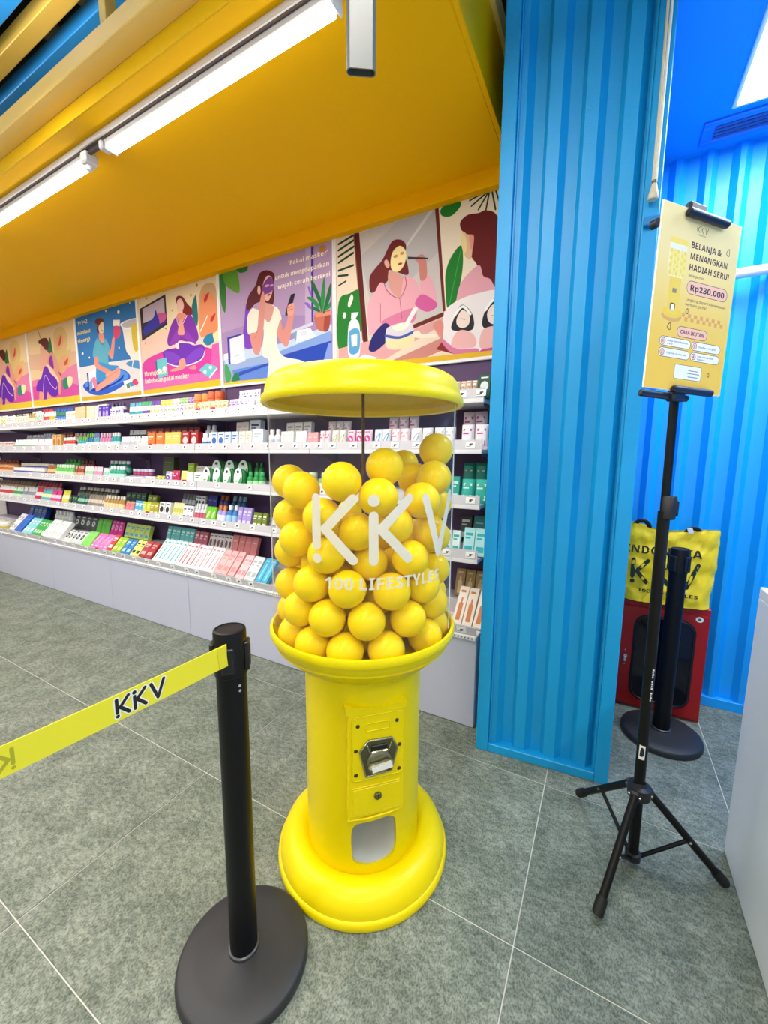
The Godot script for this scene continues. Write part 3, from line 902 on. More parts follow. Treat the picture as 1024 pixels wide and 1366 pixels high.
	part("plate_rim", rimb, ym, cp)
	var sm := mat("4c4420", 0.35, 0.7)
	for q in [[-0.06, 0.608], [0.062, 0.606], [-0.066, 0.529], [0.071, 0.524], [-0.066, 0.449], [0.07, 0.443]]:
		part("screw", MB.new().lathe(PackedVector2Array([Vector2(0.0062, -0.001), Vector2(0.006, 0.0012), Vector2(0.004, 0.003), Vector2(0.0005, 0.0034)]), 12, T * Vector3(q[0], q[1], Z0 + 0.0035), turn * Basis(Vector3.RIGHT, PI / 2)), sm, cp)
	var sl := MB.new()
	var sr := rrect(-0.034, 0.586, 0.038, 0.6105, 0.004, 3)
	loop = PackedVector3Array()
	for q in sr: loop.append(T * Vector3(q.x, q.y, Z0 + 0.0035))
	loop.append(loop[0])
	sl.pipe(loop, 0.0022, 6)
	part("slot_frame", sl, ym, cp)
	# coin mechanism: dark chrome shield, turning knob, white sticker
	var chrome := mat("b4b096", 0.22, 0.9)
	var dark := mat("6e6a4a", 0.34, 0.8)
	var cm := part("coin_mechanism", MB.new().prism(PackedVector2Array([Vector2(-0.036, 0.442), Vector2(0.044, 0.446), Vector2(0.062, 0.52), Vector2(0.044, 0.556), Vector2(-0.03, 0.558), Vector2(-0.055, 0.526)]), Z0 + 0.002, Z0 + 0.010, T), dark, t)
	cm.set_meta("label", "dark chrome coin mechanism")
	var edge := MB.new()
	loop = PackedVector3Array()
	for q in [[-0.036, 0.442], [0.044, 0.446], [0.062, 0.52], [0.044, 0.556], [-0.03, 0.558], [-0.055, 0.526], [-0.036, 0.442]]: loop.append(T * Vector3(q[0], q[1], Z0 + 0.009))
	edge.pipe(loop, 0.0032, 6)
	part("shield_rim", edge, chrome, cm)
	part("coin_slot", MB.new().box(T * Vector3(0.004, 0.535, Z0 + 0.012), Vector3(0.05, 0.016, 0.006), 0.002, turn), mat("14140e", 0.4), cm)
	for s in [-1, 1]: part("fin", MB.new().box(T * Vector3(0.004 + s * 0.033, 0.533, Z0 + 0.013), Vector3(0.005, 0.034, 0.008), 0.002, turn * Basis(Vector3.BACK, s * -0.35)), chrome, cm)
	part("coin_step", MB.new().box(T * Vector3(0.004, 0.522, Z0 + 0.014), Vector3(0.054, 0.007, 0.008), 0.003, turn), chrome, cm)
	part("knob", MB.new().lathe(PackedVector2Array([Vector2(0.04, 0.0), Vector2(0.0395, 0.006), Vector2(0.036, 0.01), Vector2(0.024, 0.012), Vector2(0.0005, 0.0125)]), 32, T * Vector3(0.004, 0.488, Z0 + 0.009), turn * Basis(Vector3.RIGHT, PI / 2)), mat("8c886c", 0.25, 0.9), cm)
	part("turn_handle", MB.new().box(T * Vector3(0.004, 0.488, Z0 + 0.03), Vector3(0.076, 0.021, 0.022), 0.007, turn * Basis(Vector3.BACK, 0.12)), mat("a8a48a", 0.25, 0.85), cm)
	part("sticker", MB.new().box(T * Vector3(0.006, 0.489, Z0 + 0.0413), Vector3(0.062, 0.017, 0.0006), 0.0, turn * Basis(Vector3.BACK, 0.12)), mat("eceadf", 0.5), cm)
	# cash door with its lock
	var cd := part("cash_door", MB.new().box(T * Vector3(-0.001, 0.356, Z0 + 0.0015), Vector3(0.148, 0.086, 0.006), 0.0015, turn), ym, t)
	var fr := MB.new()
	for q in [[-0.076, 0.356, 0.004, 0.096], [0.074, 0.356, 0.004, 0.096], [-0.001, 0.402, 0.154, 0.004], [-0.001, 0.31, 0.154, 0.004]]: fr.box(T * Vector3(q[0], q[1], Z0 + 0.001), Vector3(q[2], q[3], 0.005), 0.001, turn)
	part("door_frame", fr, ym, cd)
	part("lock", MB.new().lathe(PackedVector2Array([Vector2(0.0125, 0.0), Vector2(0.0125, 0.004), Vector2(0.0105, 0.007), Vector2(0.0085, 0.0065), Vector2(0.0005, 0.0068)]), 20, T * Vector3(0.002, 0.3675, Z0 + 0.0045), turn * Basis(Vector3.RIGHT, PI / 2)), mat("8a866a", 0.2, 1.0), cd)
	part("keyhole", MB.new().box(T * Vector3(0.002, 0.3675, Z0 + 0.0115), Vector3(0.002, 0.009, 0.0006), 0.0, turn), mat("1a1a14", 0.5), cd)
	# bowl that carries the drum
	part("bowl", MB.new().lathe(V.call([[0.1965, 0.728], [0.205, 0.734], [0.228, 0.748], [0.254, 0.766], [0.276, 0.788], [0.290, 0.808], [0.2985, 0.828], [0.299, 0.8315], [0.3035, 0.8325], [0.306, 0.838], [0.3065, 0.852], [0.304, 0.8585], [0.3005, 0.860], [0.2965, 0.8595], [0.2945, 0.855], [0.288, 0.80], [0.26, 0.796], [0.001, 0.794]]), 112), ym, t)
	# clear drum
	var glass := StandardMaterial3D.new()
	glass.albedo_color = Color(0.97, 0.98, 0.98, 0.004); glass.roughness = 0.03; glass.metallic_specular = 0.2
	glass.transparency = BaseMaterial3D.TRANSPARENCY_ALPHA; glass.resource_name = "clear_plastic"
	var dr := part("drum", MB.new().lathe(V.call([[0.2935, 0.856], [0.2935, 1.575], [0.2905, 1.575], [0.2905, 0.858]]), 112), glass, t)
	dr.set_meta("label", "clear plastic drum")
	var se := MB.new()
	var sa := deg_to_rad(99.0)
	se.pipe(PackedVector3Array([Vector3(sin(sa) * 0.2915, 0.862, cos(sa) * 0.2915), Vector3(sin(sa) * 0.2915, 1.553, cos(sa) * 0.2915)]), 0.0016, 6)
	part("drum_seam", se, mat("e6ecec", 0.2), dr)
	var sb := deg_to_rad(-48.0)
	part("drum_seam", MB.new().pipe(PackedVector3Array([Vector3(sin(sb) * 0.2915, 0.862, cos(sb) * 0.2915), Vector3(sin(sb) * 0.2915, 1.553, cos(sb) * 0.2915)]), 0.0013, 6), mat("d2d6d6", 0.2), dr)
	var lt := MB.new()
	for p in kkv():
		var q := PackedVector2Array()
		for w in p: q.append(w + Vector2(-0.232, 1.1185))
		wrap_round(lt, q, 0.2942, deg_to_rad(50.0))
	var tt := text_tris("100 LIFESTYLES")
	var tw := text_width(tt)
	for i in range(0, tt.size(), 3):
		var q := PackedVector2Array()
		for j in 3: q.append(Vector2(-0.1965 + tt[i + j].x / tw * 0.345, 1.0520 + tt[i + j].y * 0.0325))
		wrap_round(lt, q, 0.2942, deg_to_rad(50.0), 0.02)
	var let := part("lettering", lt, mat("e6dcc0", 0.5), dr)
	let.set_meta("label", "large off-white letters KKV over 100 LIFESTYLES")
	# lid
	var li := part("lid", MB.new().lathe(V.call([[0.2955, 1.590], [0.2955, 1.556], [0.300, 1.5525], [0.308, 1.5525], [0.311, 1.556], [0.311, 1.572], [0.309, 1.5765], [0.3035, 1.5785], [0.3015, 1.581], [0.3008, 1.592], [0.298, 1.606], [0.2925, 1.6195], [0.2835, 1.631], [0.270, 1.6395], [0.252, 1.645], [0.225, 1.6485], [0.12, 1.652], [0.001, 1.653]]), 112), ym, t)
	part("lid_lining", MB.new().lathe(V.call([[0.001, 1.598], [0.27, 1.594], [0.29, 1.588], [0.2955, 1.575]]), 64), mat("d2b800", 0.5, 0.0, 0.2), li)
	part("centre_rod", MB.new().pipe(PackedVector3Array([Vector3(0, 0.797, 0), Vector3(0, 1.6, 0)]), 0.0048, 12), mat("6a5018", 0.4), t)

func balls() -> void:
	var R := 0.0535
	var up := PackedVector2Array()
	for i in 13:
		var a := PI / 2 * i / 12.0
		up.append(Vector2(maxf(R * cos(a), 0.0005), R * sin(a)))
	up.insert(0, Vector2(R - 0.0012, -0.0004))
	up.insert(1, Vector2(R - 0.0004, 0.0003))
	var bm := mat("ffda00", 0.28, 0.0, 0.3)
	bm.subsurf_scatter_enabled = false
	var half := MB.new().lathe(up, 28).mesh(bm)
	var r2 := RandomNumberGenerator.new()
	r2.seed = 3
	var k := 0
	for ln in BALLS.strip_edges().split("\n"):
		var h := ln.split("|")
		var a := h[0].split(" ", false)
		var p := Vector3(float(a[0]), float(a[1]), float(a[2]))
		var l: String = h[1]
		var o := thing("capsule_ball", l if l else "yellow plastic ball inside the pile, behind the front balls of the clear drum", "ball", p, 0.0, "yellow balls in the drum")
		o.basis = Basis(Vector3(r2.randf_range(-1, 1), r2.randf_range(-1, 1), r2.randf_range(-1, 1)).normalized(), r2.randf_range(0, TAU))
		part_mesh("upper_half", half, o)
		part_mesh("lower_half", half, o, Transform3D(Basis(Vector3.RIGHT, PI), Vector3.ZERO))
		k += 1

# ---------- belt posts ----------
func belt_post(label: String, at: Vector3, turn: float) -> Node3D:
	var t := thing("belt_post", label, "stanchion", at, turn, "black belt posts")
	var blk := mat("0c0c0e", 0.42, 0.0, 0.36)
	part("base", MB.new().lathe(PackedVector2Array([Vector2(0.001, 0), Vector2(0.170, 0), Vector2(0.1745, 0.004), Vector2(0.1752, 0.02), Vector2(0.173, 0.029), Vector2(0.166, 0.034), Vector2(0.12, 0.0375), Vector2(0.06, 0.041), Vector2(0.041, 0.044), Vector2(0.0405, 0.048), Vector2(0.037, 0.05)]), 72), mat("29292b", 0.5), t)
	part("post", MB.new().lathe(PackedVector2Array([Vector2(0.0365, 0.045), Vector2(0.0365, 0.90)]), 40), blk, t)
	part("collar", MB.new().lathe(PackedVector2Array([Vector2(0.0365, 0.0455), Vector2(0.0405, 0.0465), Vector2(0.0405, 0.052), Vector2(0.0365, 0.054)]), 40), mat("4a4a4a", 0.3), t)
	var hd := part("belt_head", MB.new().lathe(PackedVector2Array([Vector2(0.0365, 0.858), Vector2(0.0395, 0.860), Vector2(0.0395, 0.968), Vector2(0.038, 0.974), Vector2(0.034, 0.976), Vector2(0.033, 0.9735), Vector2(0.001, 0.9735)]), 40), mat("0a0a0b", 0.42, 0.0, 0.4), t)
	for a in [90.0, 180.0, 270.0]:
		var b := Basis(Vector3.UP, deg_to_rad(a))
		part("receiver_clip", MB.new().box(b * Vector3(0, 0.905, 0.0405), Vector3(0.034, 0.075, 0.012), 0.003, b), mat("171718", 0.4), hd)
		part("clip_slot", MB.new().box(b * Vector3(0, 0.905, 0.0468), Vector3(0.012, 0.055, 0.002), 0.0, b), mat("050505", 0.6), hd)
	part("belt_outlet", MB.new().box(Vector3(0, 0.906, 0.0395), Vector3(0.03, 0.066, 0.012), 0.003), mat("171718", 0.4), hd)
	for y in [0.836, 0.823]:
		var b := Basis(Vector3.UP, deg_to_rad(40.0))
		part("rivet", MB.new().lathe(PackedVector2Array([Vector2(0.0035, -0.001), Vector2(0.0035, 0.001), Vector2(0.0018, 0.0018), Vector2(0.0016, 0.0004), Vector2(0.0004, 0.0002)]), 10, b * Vector3(0, y, 0.0366), b * Basis(Vector3.RIGHT, PI / 2)), mat("c8c8c4", 0.3, 0.6), t)
	return t

func barrier() -> void:
	var p0 := Vector3(-0.794, 0, -0.655)
	var b0 := p0 + Vector3(sin(deg_to_rad(40.0)), 0, cos(deg_to_rad(40.0))) * 0.0465
	var dir := (Vector3(-0.8308, 0, -0.2268) - b0).normalized()
	var turn := atan2(dir.x, dir.z)
	belt_post("black belt post with the yellow printed belt pulled out of its head", p0, deg_to_rad(40.0))
	var L := 1.7
	var far := belt_post("black belt post outside the picture that catches the end of the yellow belt", b0 + dir * (L + 0.047), turn + PI)
	far.set_meta("group", "black belt posts")
	belt_post("black belt post without a belt, standing before the red cabinet", Vector3(0.332, 0, -2.336), 2.4)
	var t := thing("barrier_belt", "yellow barrier belt with black letters KKV stretched from the black post", "belt", b0, turn)
	var yc := func(s: float) -> float: return 0.928 - 0.144 * (s / L) * (1.0 - s / L)
	var mb := MB.new()
	for k in 40:
		var s0 := L * k / 40.0
		var s1 := L * (k + 1) / 40.0
		var y0: float = yc.call(s0)
		var y1: float = yc.call(s1)
		for x in [-0.0008, 0.0008]: mb.quad(Vector3(x, y0 - 0.0275, s0), Vector3(x, y1 - 0.0275, s1), Vector3(x, y1 + 0.0275, s1), Vector3(x, y0 + 0.0275, s0), Vector3(signf(x), 0, 0))
		for e in [-0.0275, 0.0275]: mb.quad(Vector3(-0.0008, y0 + e, s0), Vector3(0.0008, y0 + e, s0), Vector3(0.0008, y1 + e, s1), Vector3(-0.0008, y1 + e, s1), Vector3(0, signf(e), 0))
	part("webbing", mb, mat("f0e22a", 0.55), t)
	part("end_fold", MB.new().box(Vector3(0.0018, 0.9265, 0.012), Vector3(0.0016, 0.054, 0.022), 0.0004, Basis(Vector3.RIGHT, 0.08)), mat("e6d824", 0.55), t)
	# printed letters face +x; reading direction runs back towards the post
	var lay := func(to: MB, stroke: float, s0: float, dir_s: float, v0: float, x: float) -> void:
		for p in kkv(stroke):
			var ids := Geometry2D.triangulate_polygon(p)
			for i in range(0, ids.size(), 3):
				var q := []
				for k in 3:
					var w: Vector2 = p[ids[i + k]]
					var s := s0 + dir_s * w.x * 0.206
					q.append(Vector3(x, yc.call(s) + v0 + w.y * 0.215, s))
				to.tri(q[0], q[1], q[2], Vector3.RIGHT, Vector3.RIGHT, Vector3.RIGHT)
	var wm := MB.new()
	var bm := MB.new()
	var gm := MB.new()
	lay.call(bm, 0.0155, 0.235, -1.0, -0.0203, 0.0013)
	lay.call(wm, 0.027, 0.235, -1.0, -0.0203, 0.0011)
	lay.call(gm, 0.0135, 0.383, 1.0, -0.0213, 0.0011)
	part("letter_outline", wm, mat("f4f0dc", 0.6), t)
	part("letter", bm, mat("14140e", 0.6), t)
	# the same letters showing through from the other side, reversed
	part("show_through", gm, mat("b4ac1e", 0.6), t)

# ---------- poster stand ----------
func sign_stand() -> void:
	var P := Vector3(0.166, 0, -1.498)
	var blk := mat("08090c", 0.42, 0.0, 0.36)
	var t := thing("sign_stand", "black tripod stand with telescopic pole holding the yellow promotion board", "stand", P)
	var lean := -0.008
	var at := func(y: float) -> Vector3: return Vector3(0.004 + (y - 0.3) * lean, y, 0)
	part("lower_pole", MB.new().pipe(PackedVector3Array([at.call(0.025), at.call(1.24)]), 0.0165, 20), blk, t)
	part("upper_pole", MB.new().pipe(PackedVector3Array([at.call(1.2), at.call(1.95)]), 0.0120, 20), blk, t)
	var cl := part("clamp_collar", MB.new().lathe(PackedVector2Array([Vector2(0.0165, 1.215), Vector2(0.0205, 1.218), Vector2(0.0205, 1.284), Vector2(0.017, 1.288), Vector2(0.012, 1.288)]), 20, at.call(0.0)), mat("0f1014", 0.45), t)
	part("clamp_knob", MB.new().box(at.call(1.25) + Vector3(0.026, 0, -0.006), Vector3(0.02, 0.05, 0.022), 0.004), mat("0f1014", 0.45), cl)
	var hub := part("hub", MB.new().lathe(PackedVector2Array([Vector2(0.0165, 0.262), Vector2(0.034, 0.266), Vector2(0.036, 0.286), Vector2(0.034, 0.304), Vector2(0.020, 0.309), Vector2(0.0165, 0.32)]), 24, at.call(0.0)), mat("1a1c20", 0.45), t)
	var low := part("spreader", MB.new().lathe(PackedVector2Array([Vector2(0.0165, 0.024), Vector2(0.024, 0.026), Vector2(0.024, 0.05), Vector2(0.0165, 0.053)]), 20, at.call(0.0)), mat("1a1c20", 0.45), t)
	for f in [Vector3(-0.009, 0, -1.713), Vector3(0.069, 0, -1.241), Vector3(0.437, 0, -1.548)]:
		var foot: Vector3 = f - P
		var out := Vector3(foot.x, 0, foot.z).normalized()
		var top: Vector3 = at.call(0.285) + out * 0.034
		foot.y = 0.0205
		var dd: Vector3 = (foot - top).normalized()
		var lg := part("leg", MB.new().pipe(PackedVector3Array([top, foot - dd * 0.02]), 0.0122, 14), blk, t)
		part("rubber_foot", MB.new().pipe(PackedVector3Array([foot - dd * 0.052, foot - dd * 0.045, foot - dd * 0.006, foot]), [0.013, 0.0165, 0.0165, 0.0125], 14), mat("0c0d10", 0.6), lg)
		part("hinge_lug", MB.new().box(top - out * 0.008, Vector3(0.03, 0.034, 0.034), 0.006, Basis(Vector3.UP, atan2(out.x, out.z))), mat("1a1c20", 0.45), lg)
		part("rivet", MB.new().lathe(PackedVector2Array([Vector2(0.005, -0.018), Vector2(0.005, 0.018), Vector2(0.003, 0.02), Vector2(0.0004, 0.02)]), 10, top, Basis(Vector3.UP, atan2(out.x, out.z)) * Basis(Vector3.BACK, PI / 2)), mat("c8ccce", 0.25, 0.8), lg)
		var mid: Vector3 = top.lerp(foot, 0.52)
		var br := part("brace", MB.new().pipe(PackedVector3Array([at.call(0.038) + out * 0.02, mid]), 0.0065, 10), blk, t)
		part("rivet", MB.new().lathe(PackedVector2Array([Vector2(0.0045, -0.014), Vector2(0.0045, 0.014), Vector2(0.0004, 0.0155)]), 10, mid, Basis(Vector3.UP, atan2(out.x, out.z)) * Basis(Vector3.BACK, PI / 2)), mat("c8ccce", 0.25, 0.8), br)
	# pale sticker on the lower pole and a line of fine print above it
	var face := Basis(Vector3.UP, atan2(-P.x, -P.z))
	var stk := MB.new()
	wrap_round(stk, rect(-0.009, 0.0, 0.009, 0.05), 0.0168, 0.0, 0.004)
	var so := part("sticker", stk, mat("eeeeea", 0.5), t)
	so.transform = Transform3D(face, at.call(0.41) )
	var dot := MB.new()
	wrap_round(dot, smooth(PackedVector2Array([Vector2(-0.006, 0.012), Vector2(0.005, 0.014), Vector2(0.006, 0.036), Vector2(-0.003, 0.042)]), true, 4), 0.0170, 0.0, 0.004)
	part("sticker_mark", dot, mat("1c2430", 0.5), so)
	var fine := MB.new()
	for k in 15:
		if k % 5 != 4: wrap_round(fine, rect(0.003, 0.008 * k, 0.007 + 0.002 * (k % 2), 0.008 * k + 0.006), 0.0168, 0.3, 0.01)
	var fo := part("fine_print", fine, mat("d8dcdc", 0.5), t)
	fo.set_meta("kind", "stuff")
	fo.transform = Transform3D(face, at.call(0.62))
	# board frame: yaw and slight roll of the board
	var B := Basis(Vector3.UP, 0.8484) * Basis(Vector3.BACK, -0.0261)
	var O := Vector3(0.1793, 1.8264, -1.4682) - P
	var W := 0.319
	var H := 0.473
	var Q := func(u: float, v: float, z: float) -> Vector3: return O + B * Vector3((u - 0.5) * W, (0.5 - v) * H, z)
	var navy := mat("121a2c", 0.38)
	part("top_clip", MB.new().pipe(PackedVector3Array([Q.call(0.255, 0.036, 0.010), Q.call(0.265, 0.036, 0.010), Q.call(0.745, 0.036, 0.010), Q.call(0.755, 0.036, 0.010)]), [0.006, 0.0105, 0.0105, 0.006], 14), navy, t)
	part("top_clip_back", MB.new().box(Q.call(0.44, 0.0, -0.012), Vector3(0.07, 0.05, 0.02), 0.006, B), navy, t)
	part("bottom_clip", MB.new().pipe(PackedVector3Array([Q.call(0.32, 0.994, 0.010), Q.call(0.33, 0.994, 0.010), Q.call(0.81, 0.994, 0.010), Q.call(0.82, 0.994, 0.010)]), [0.006, 0.0105, 0.0105, 0.006], 14), navy, t)
	part("cross_bar", MB.new().pipe(PackedVector3Array([Q.call(0.02, 1.026, -0.012), Q.call(0.03, 1.026, -0.012), Q.call(0.60, 1.03, -0.012), Q.call(0.61, 1.03, -0.012)]), [0.006, 0.010, 0.010, 0.006], 14), navy, t)
	part("clip_block", MB.new().box(Q.call(0.43, 1.028, -0.006), Vector3(0.05, 0.03, 0.03), 0.006, B), navy, t)
	part("back_knob", MB.new().lathe(PackedVector2Array([Vector2(0.001, -0.01), Vector2(0.011, -0.009), Vector2(0.011, 0.009), Vector2(0.001, 0.01)]), 14, Q.call(-0.012, 0.115, -0.014), B * Basis(Vector3.RIGHT, PI / 2)), navy, t)
	# the board itself
	var s := thing("promotion_board", "yellow printed promotion board held in the clips of the black tripod stand", "sign", P + O)
	s.basis = B
	part("board", MB.new().box(Vector3(0, 0, -0.0025), Vector3(W, H, 0.005), 0.0012), mat("f4ead0", 0.5), s)
	var fb := MB.new()
	fb.quad(Vector3(-W / 2 + 0.002, -H / 2 + 0.002, 0.0003), Vector3(W / 2 - 0.002, -H / 2 + 0.002, 0.0003), Vector3(W / 2 - 0.002, H / 2 - 0.002, 0.0003), Vector3(-W / 2 + 0.002, H / 2 - 0.002, 0.0003), Vector3.BACK)
	part("print", fb, promo(), s)

func promo() -> StandardMaterial3D:
	var w := 1280
	var h := 1900
	var pt := Paint.new(w, h, Color("efcf6e"))
	for y in h:   # printed tone of the paper, paler at the head
		pt.im.fill_rect(Rect2i(0, y, w, 1), Color("f0dc9c").lerp(Color("ecc250"), smoothstep(0.1, 0.85, float(y) / h)))
	var X := func(u: float) -> float: return u * w
	var Y := func(v: float) -> float: return v * h
	var ink := Color("3a2030")
	var pinkc := Color("f2bfa4")
	var line := func(p: PackedVector2Array, r: float, c: Color) -> void:
		for i in p.size() - 1: pt.poly(capsule(p[i], p[i + 1], r, 4), c)
	var pill := func(u0: float, v0: float, u1: float, v1: float, fill: Color) -> void:
		var r: float = (v1 - v0) * h * 0.5
		pt.poly(rrect(u0 * w, v0 * h, u1 * w, v1 * h, r), ink)
		pt.poly(rrect(u0 * w + 5, v0 * h + 5, u1 * w - 5, v1 * h - 5, r - 5), fill)
	# shop letters
	var mark := Color("4a3a20")
	for p in kkv(0.007):
		var q := PackedVector2Array()
		for v in p: q.append(Vector2(X.call(0.425) + v.x * 420.0, Y.call(0.108) - v.y * 420.0 * 0.95))
		pt.poly(q, mark)
	paint_text(pt, "100 LIFESTYLES", X.call(0.45), Y.call(0.122), 12, mark, false, 120)
	# drawing of the machine
	pt.poly(ell(X.call(0.235), Y.call(0.588), 0.125 * w, 0.03 * h, 32), Color("d8a860"))
	pt.poly(ell(X.call(0.235), Y.call(0.568), 0.12 * w, 0.03 * h, 32), Color("ecc648"))
	pt.poly(rect(X.call(0.165), Y.call(0.37), X.call(0.305), Y.call(0.565)), Color("eccb54"))
	pt.poly(ell(X.call(0.235), Y.call(0.565), 0.07 * w, 0.014 * h, 24), Color("eccb54"))
	pt.poly(rrect(X.call(0.125), Y.call(0.185), X.call(0.335), Y.call(0.375), 40), Color("f3e6b4"))
	pt.poly(rect(X.call(0.135), Y.call(0.20), X.call(0.325), Y.call(0.245)), Color("e8e6d8"))
	for i in 5:
		for j in 7:
			pt.poly(ell(X.call(0.152 + i * 0.041 + (0.01 if j % 2 else 0.0)), Y.call(0.24 + j * 0.0195), 25, 25, 16), Color("f0dc78") if (i + j) % 2 else Color("ecd260"))
	pt.poly(rrect(X.call(0.115), Y.call(0.168), X.call(0.345), Y.call(0.198), 30), Color("f2d868"))
	pt.poly(rect(X.call(0.21), Y.call(0.435), X.call(0.26), Y.call(0.46)), Color("8a8070"))
	pt.poly(rrect(X.call(0.2), Y.call(0.515), X.call(0.265), Y.call(0.553), 20), Color("5a4a38"))
	pt.poly(rrect(X.call(0.212), Y.call(0.522), X.call(0.256), Y.call(0.553), 14), Color("f4f0e4"))
	# words
	for q in [["BELANJA &", 0.382, 0.197, 0.392], ["MENANGKAN", 0.384, 0.257, 0.485], ["HADIAH SERU!", 0.386, 0.317, 0.525]]:
		paint_text(pt, q[0], X.call(q[1]), Y.call(q[2]), 0.034 * h, ink, true, q[3] * w)
	paint_text(pt, "Belanja min.", X.call(0.388), Y.call(0.352), 0.0145 * h, ink, false, 0.2 * w)
	pill.call(0.382, 0.372, 0.922, 0.446, pinkc)
	paint_text(pt, "Rp230.000", X.call(0.43), Y.call(0.426), 0.033 * h, ink, true, 0.45 * w)
	paint_text(pt, "Langsung dapat 1x kesempatan", X.call(0.39), Y.call(0.485), 0.0145 * h, ink, false, 0.53 * w)
	paint_text(pt, "bermain gacha!", X.call(0.392), Y.call(0.512), 0.0145 * h, ink, false, 0.27 * w)
	# chequered strip
	for i in 14:
		for j in 2:
			if (i + j) % 2 == 0:
				var u := 0.36 + i * 0.0395
				pt.poly(rect(X.call(u), Y.call(0.556 + j * 0.022), X.call(u + 0.0395), Y.call(0.578 + j * 0.022)), Color("dca05c"))
	# little outlined drops
	for q in [[0.86, 0.165, 40.0], [0.42, 0.543, 30.0], [0.22, 0.645, 40.0], [0.80, 0.885, 26.0]]:
		var p := smooth(PackedVector2Array([Vector2(q[0] * w + q[2] * 0.3, q[1] * h - q[2]), Vector2(q[0] * w + q[2] * 0.6, q[1] * h + q[2] * 0.7), Vector2(q[0] * w - q[2] * 0.2, q[1] * h + q[2] * 0.75), Vector2(q[0] * w - q[2] * 0.7, q[1] * h + q[2] * 0.2)]), true, 5)
		p.append(p[0])
		line.call(p, 4.0, ink)
	pill.call(0.325, 0.632, 0.72, 0.692, pinkc)
	paint_text(pt, "CARA IKUTAN", X.call(0.37), Y.call(0.672), 0.021 * h, ink, true, 0.305 * w)
	var rows := [[0.125, 0.703, "1", "Belanja minimal Rp230.000", "di KKV"], [0.125, 0.765, "2", "Tunjukkan struk ke staff", ""], [0.53, 0.703, "3", "Dapatkan 1 koin gacha", ""], [0.53, 0.765, "4", "Putar mesin & ambil", "hadiahmu!"]]
	for q in rows:
		pill.call(q[0], q[1], q[0] + 0.395, q[1] + 0.053, Color("eef0f0"))
		pt.poly(ell(X.call(q[0] + 0.045), Y.call(q[1] + 0.0265), 36, 36, 24), ink)
		pt.poly(ell(X.call(q[0] + 0.045), Y.call(q[1] + 0.0265), 31, 31, 24), pinkc)
		paint_text(pt, q[2], X.call(q[0] + 0.035), Y.call(q[1] + 0.034), 0.014 * h, ink, true)
		paint_text(pt, q[3], X.call(q[0] + 0.095), Y.call(q[1] + (0.025 if q[4] else 0.032)), 0.0095 * h, ink, false, minf(0.26, 0.0115 * q[3].length()) * w)
		if q[4]: paint_text(pt, q[4], X.call(q[0] + 0.095), Y.call(q[1] + 0.042), 0.0095 * h, ink, false, 0.0115 * q[4].length() * w)
	pt.poly(rrect(X.call(0.348), Y.call(0.848), X.call(0.705), Y.call(0.932), 22), ink)
	pt.poly(rrect(X.call(0.348) + 4, Y.call(0.848) + 4, X.call(0.705) - 4, Y.call(0.932) - 4, 19), Color("eef0f0"))
	for q in [[0.53, 0.878, 0.13], [0.52, 0.895, 0.16], [0.53, 0.915, 0.13]]: pt.poly(rect(X.call(q[0]), Y.call(q[1]) - 8, X.call(q[0] + q[2]), Y.call(q[1])), Color("6a6a6c"))
	return printed(pt, 640, 950)

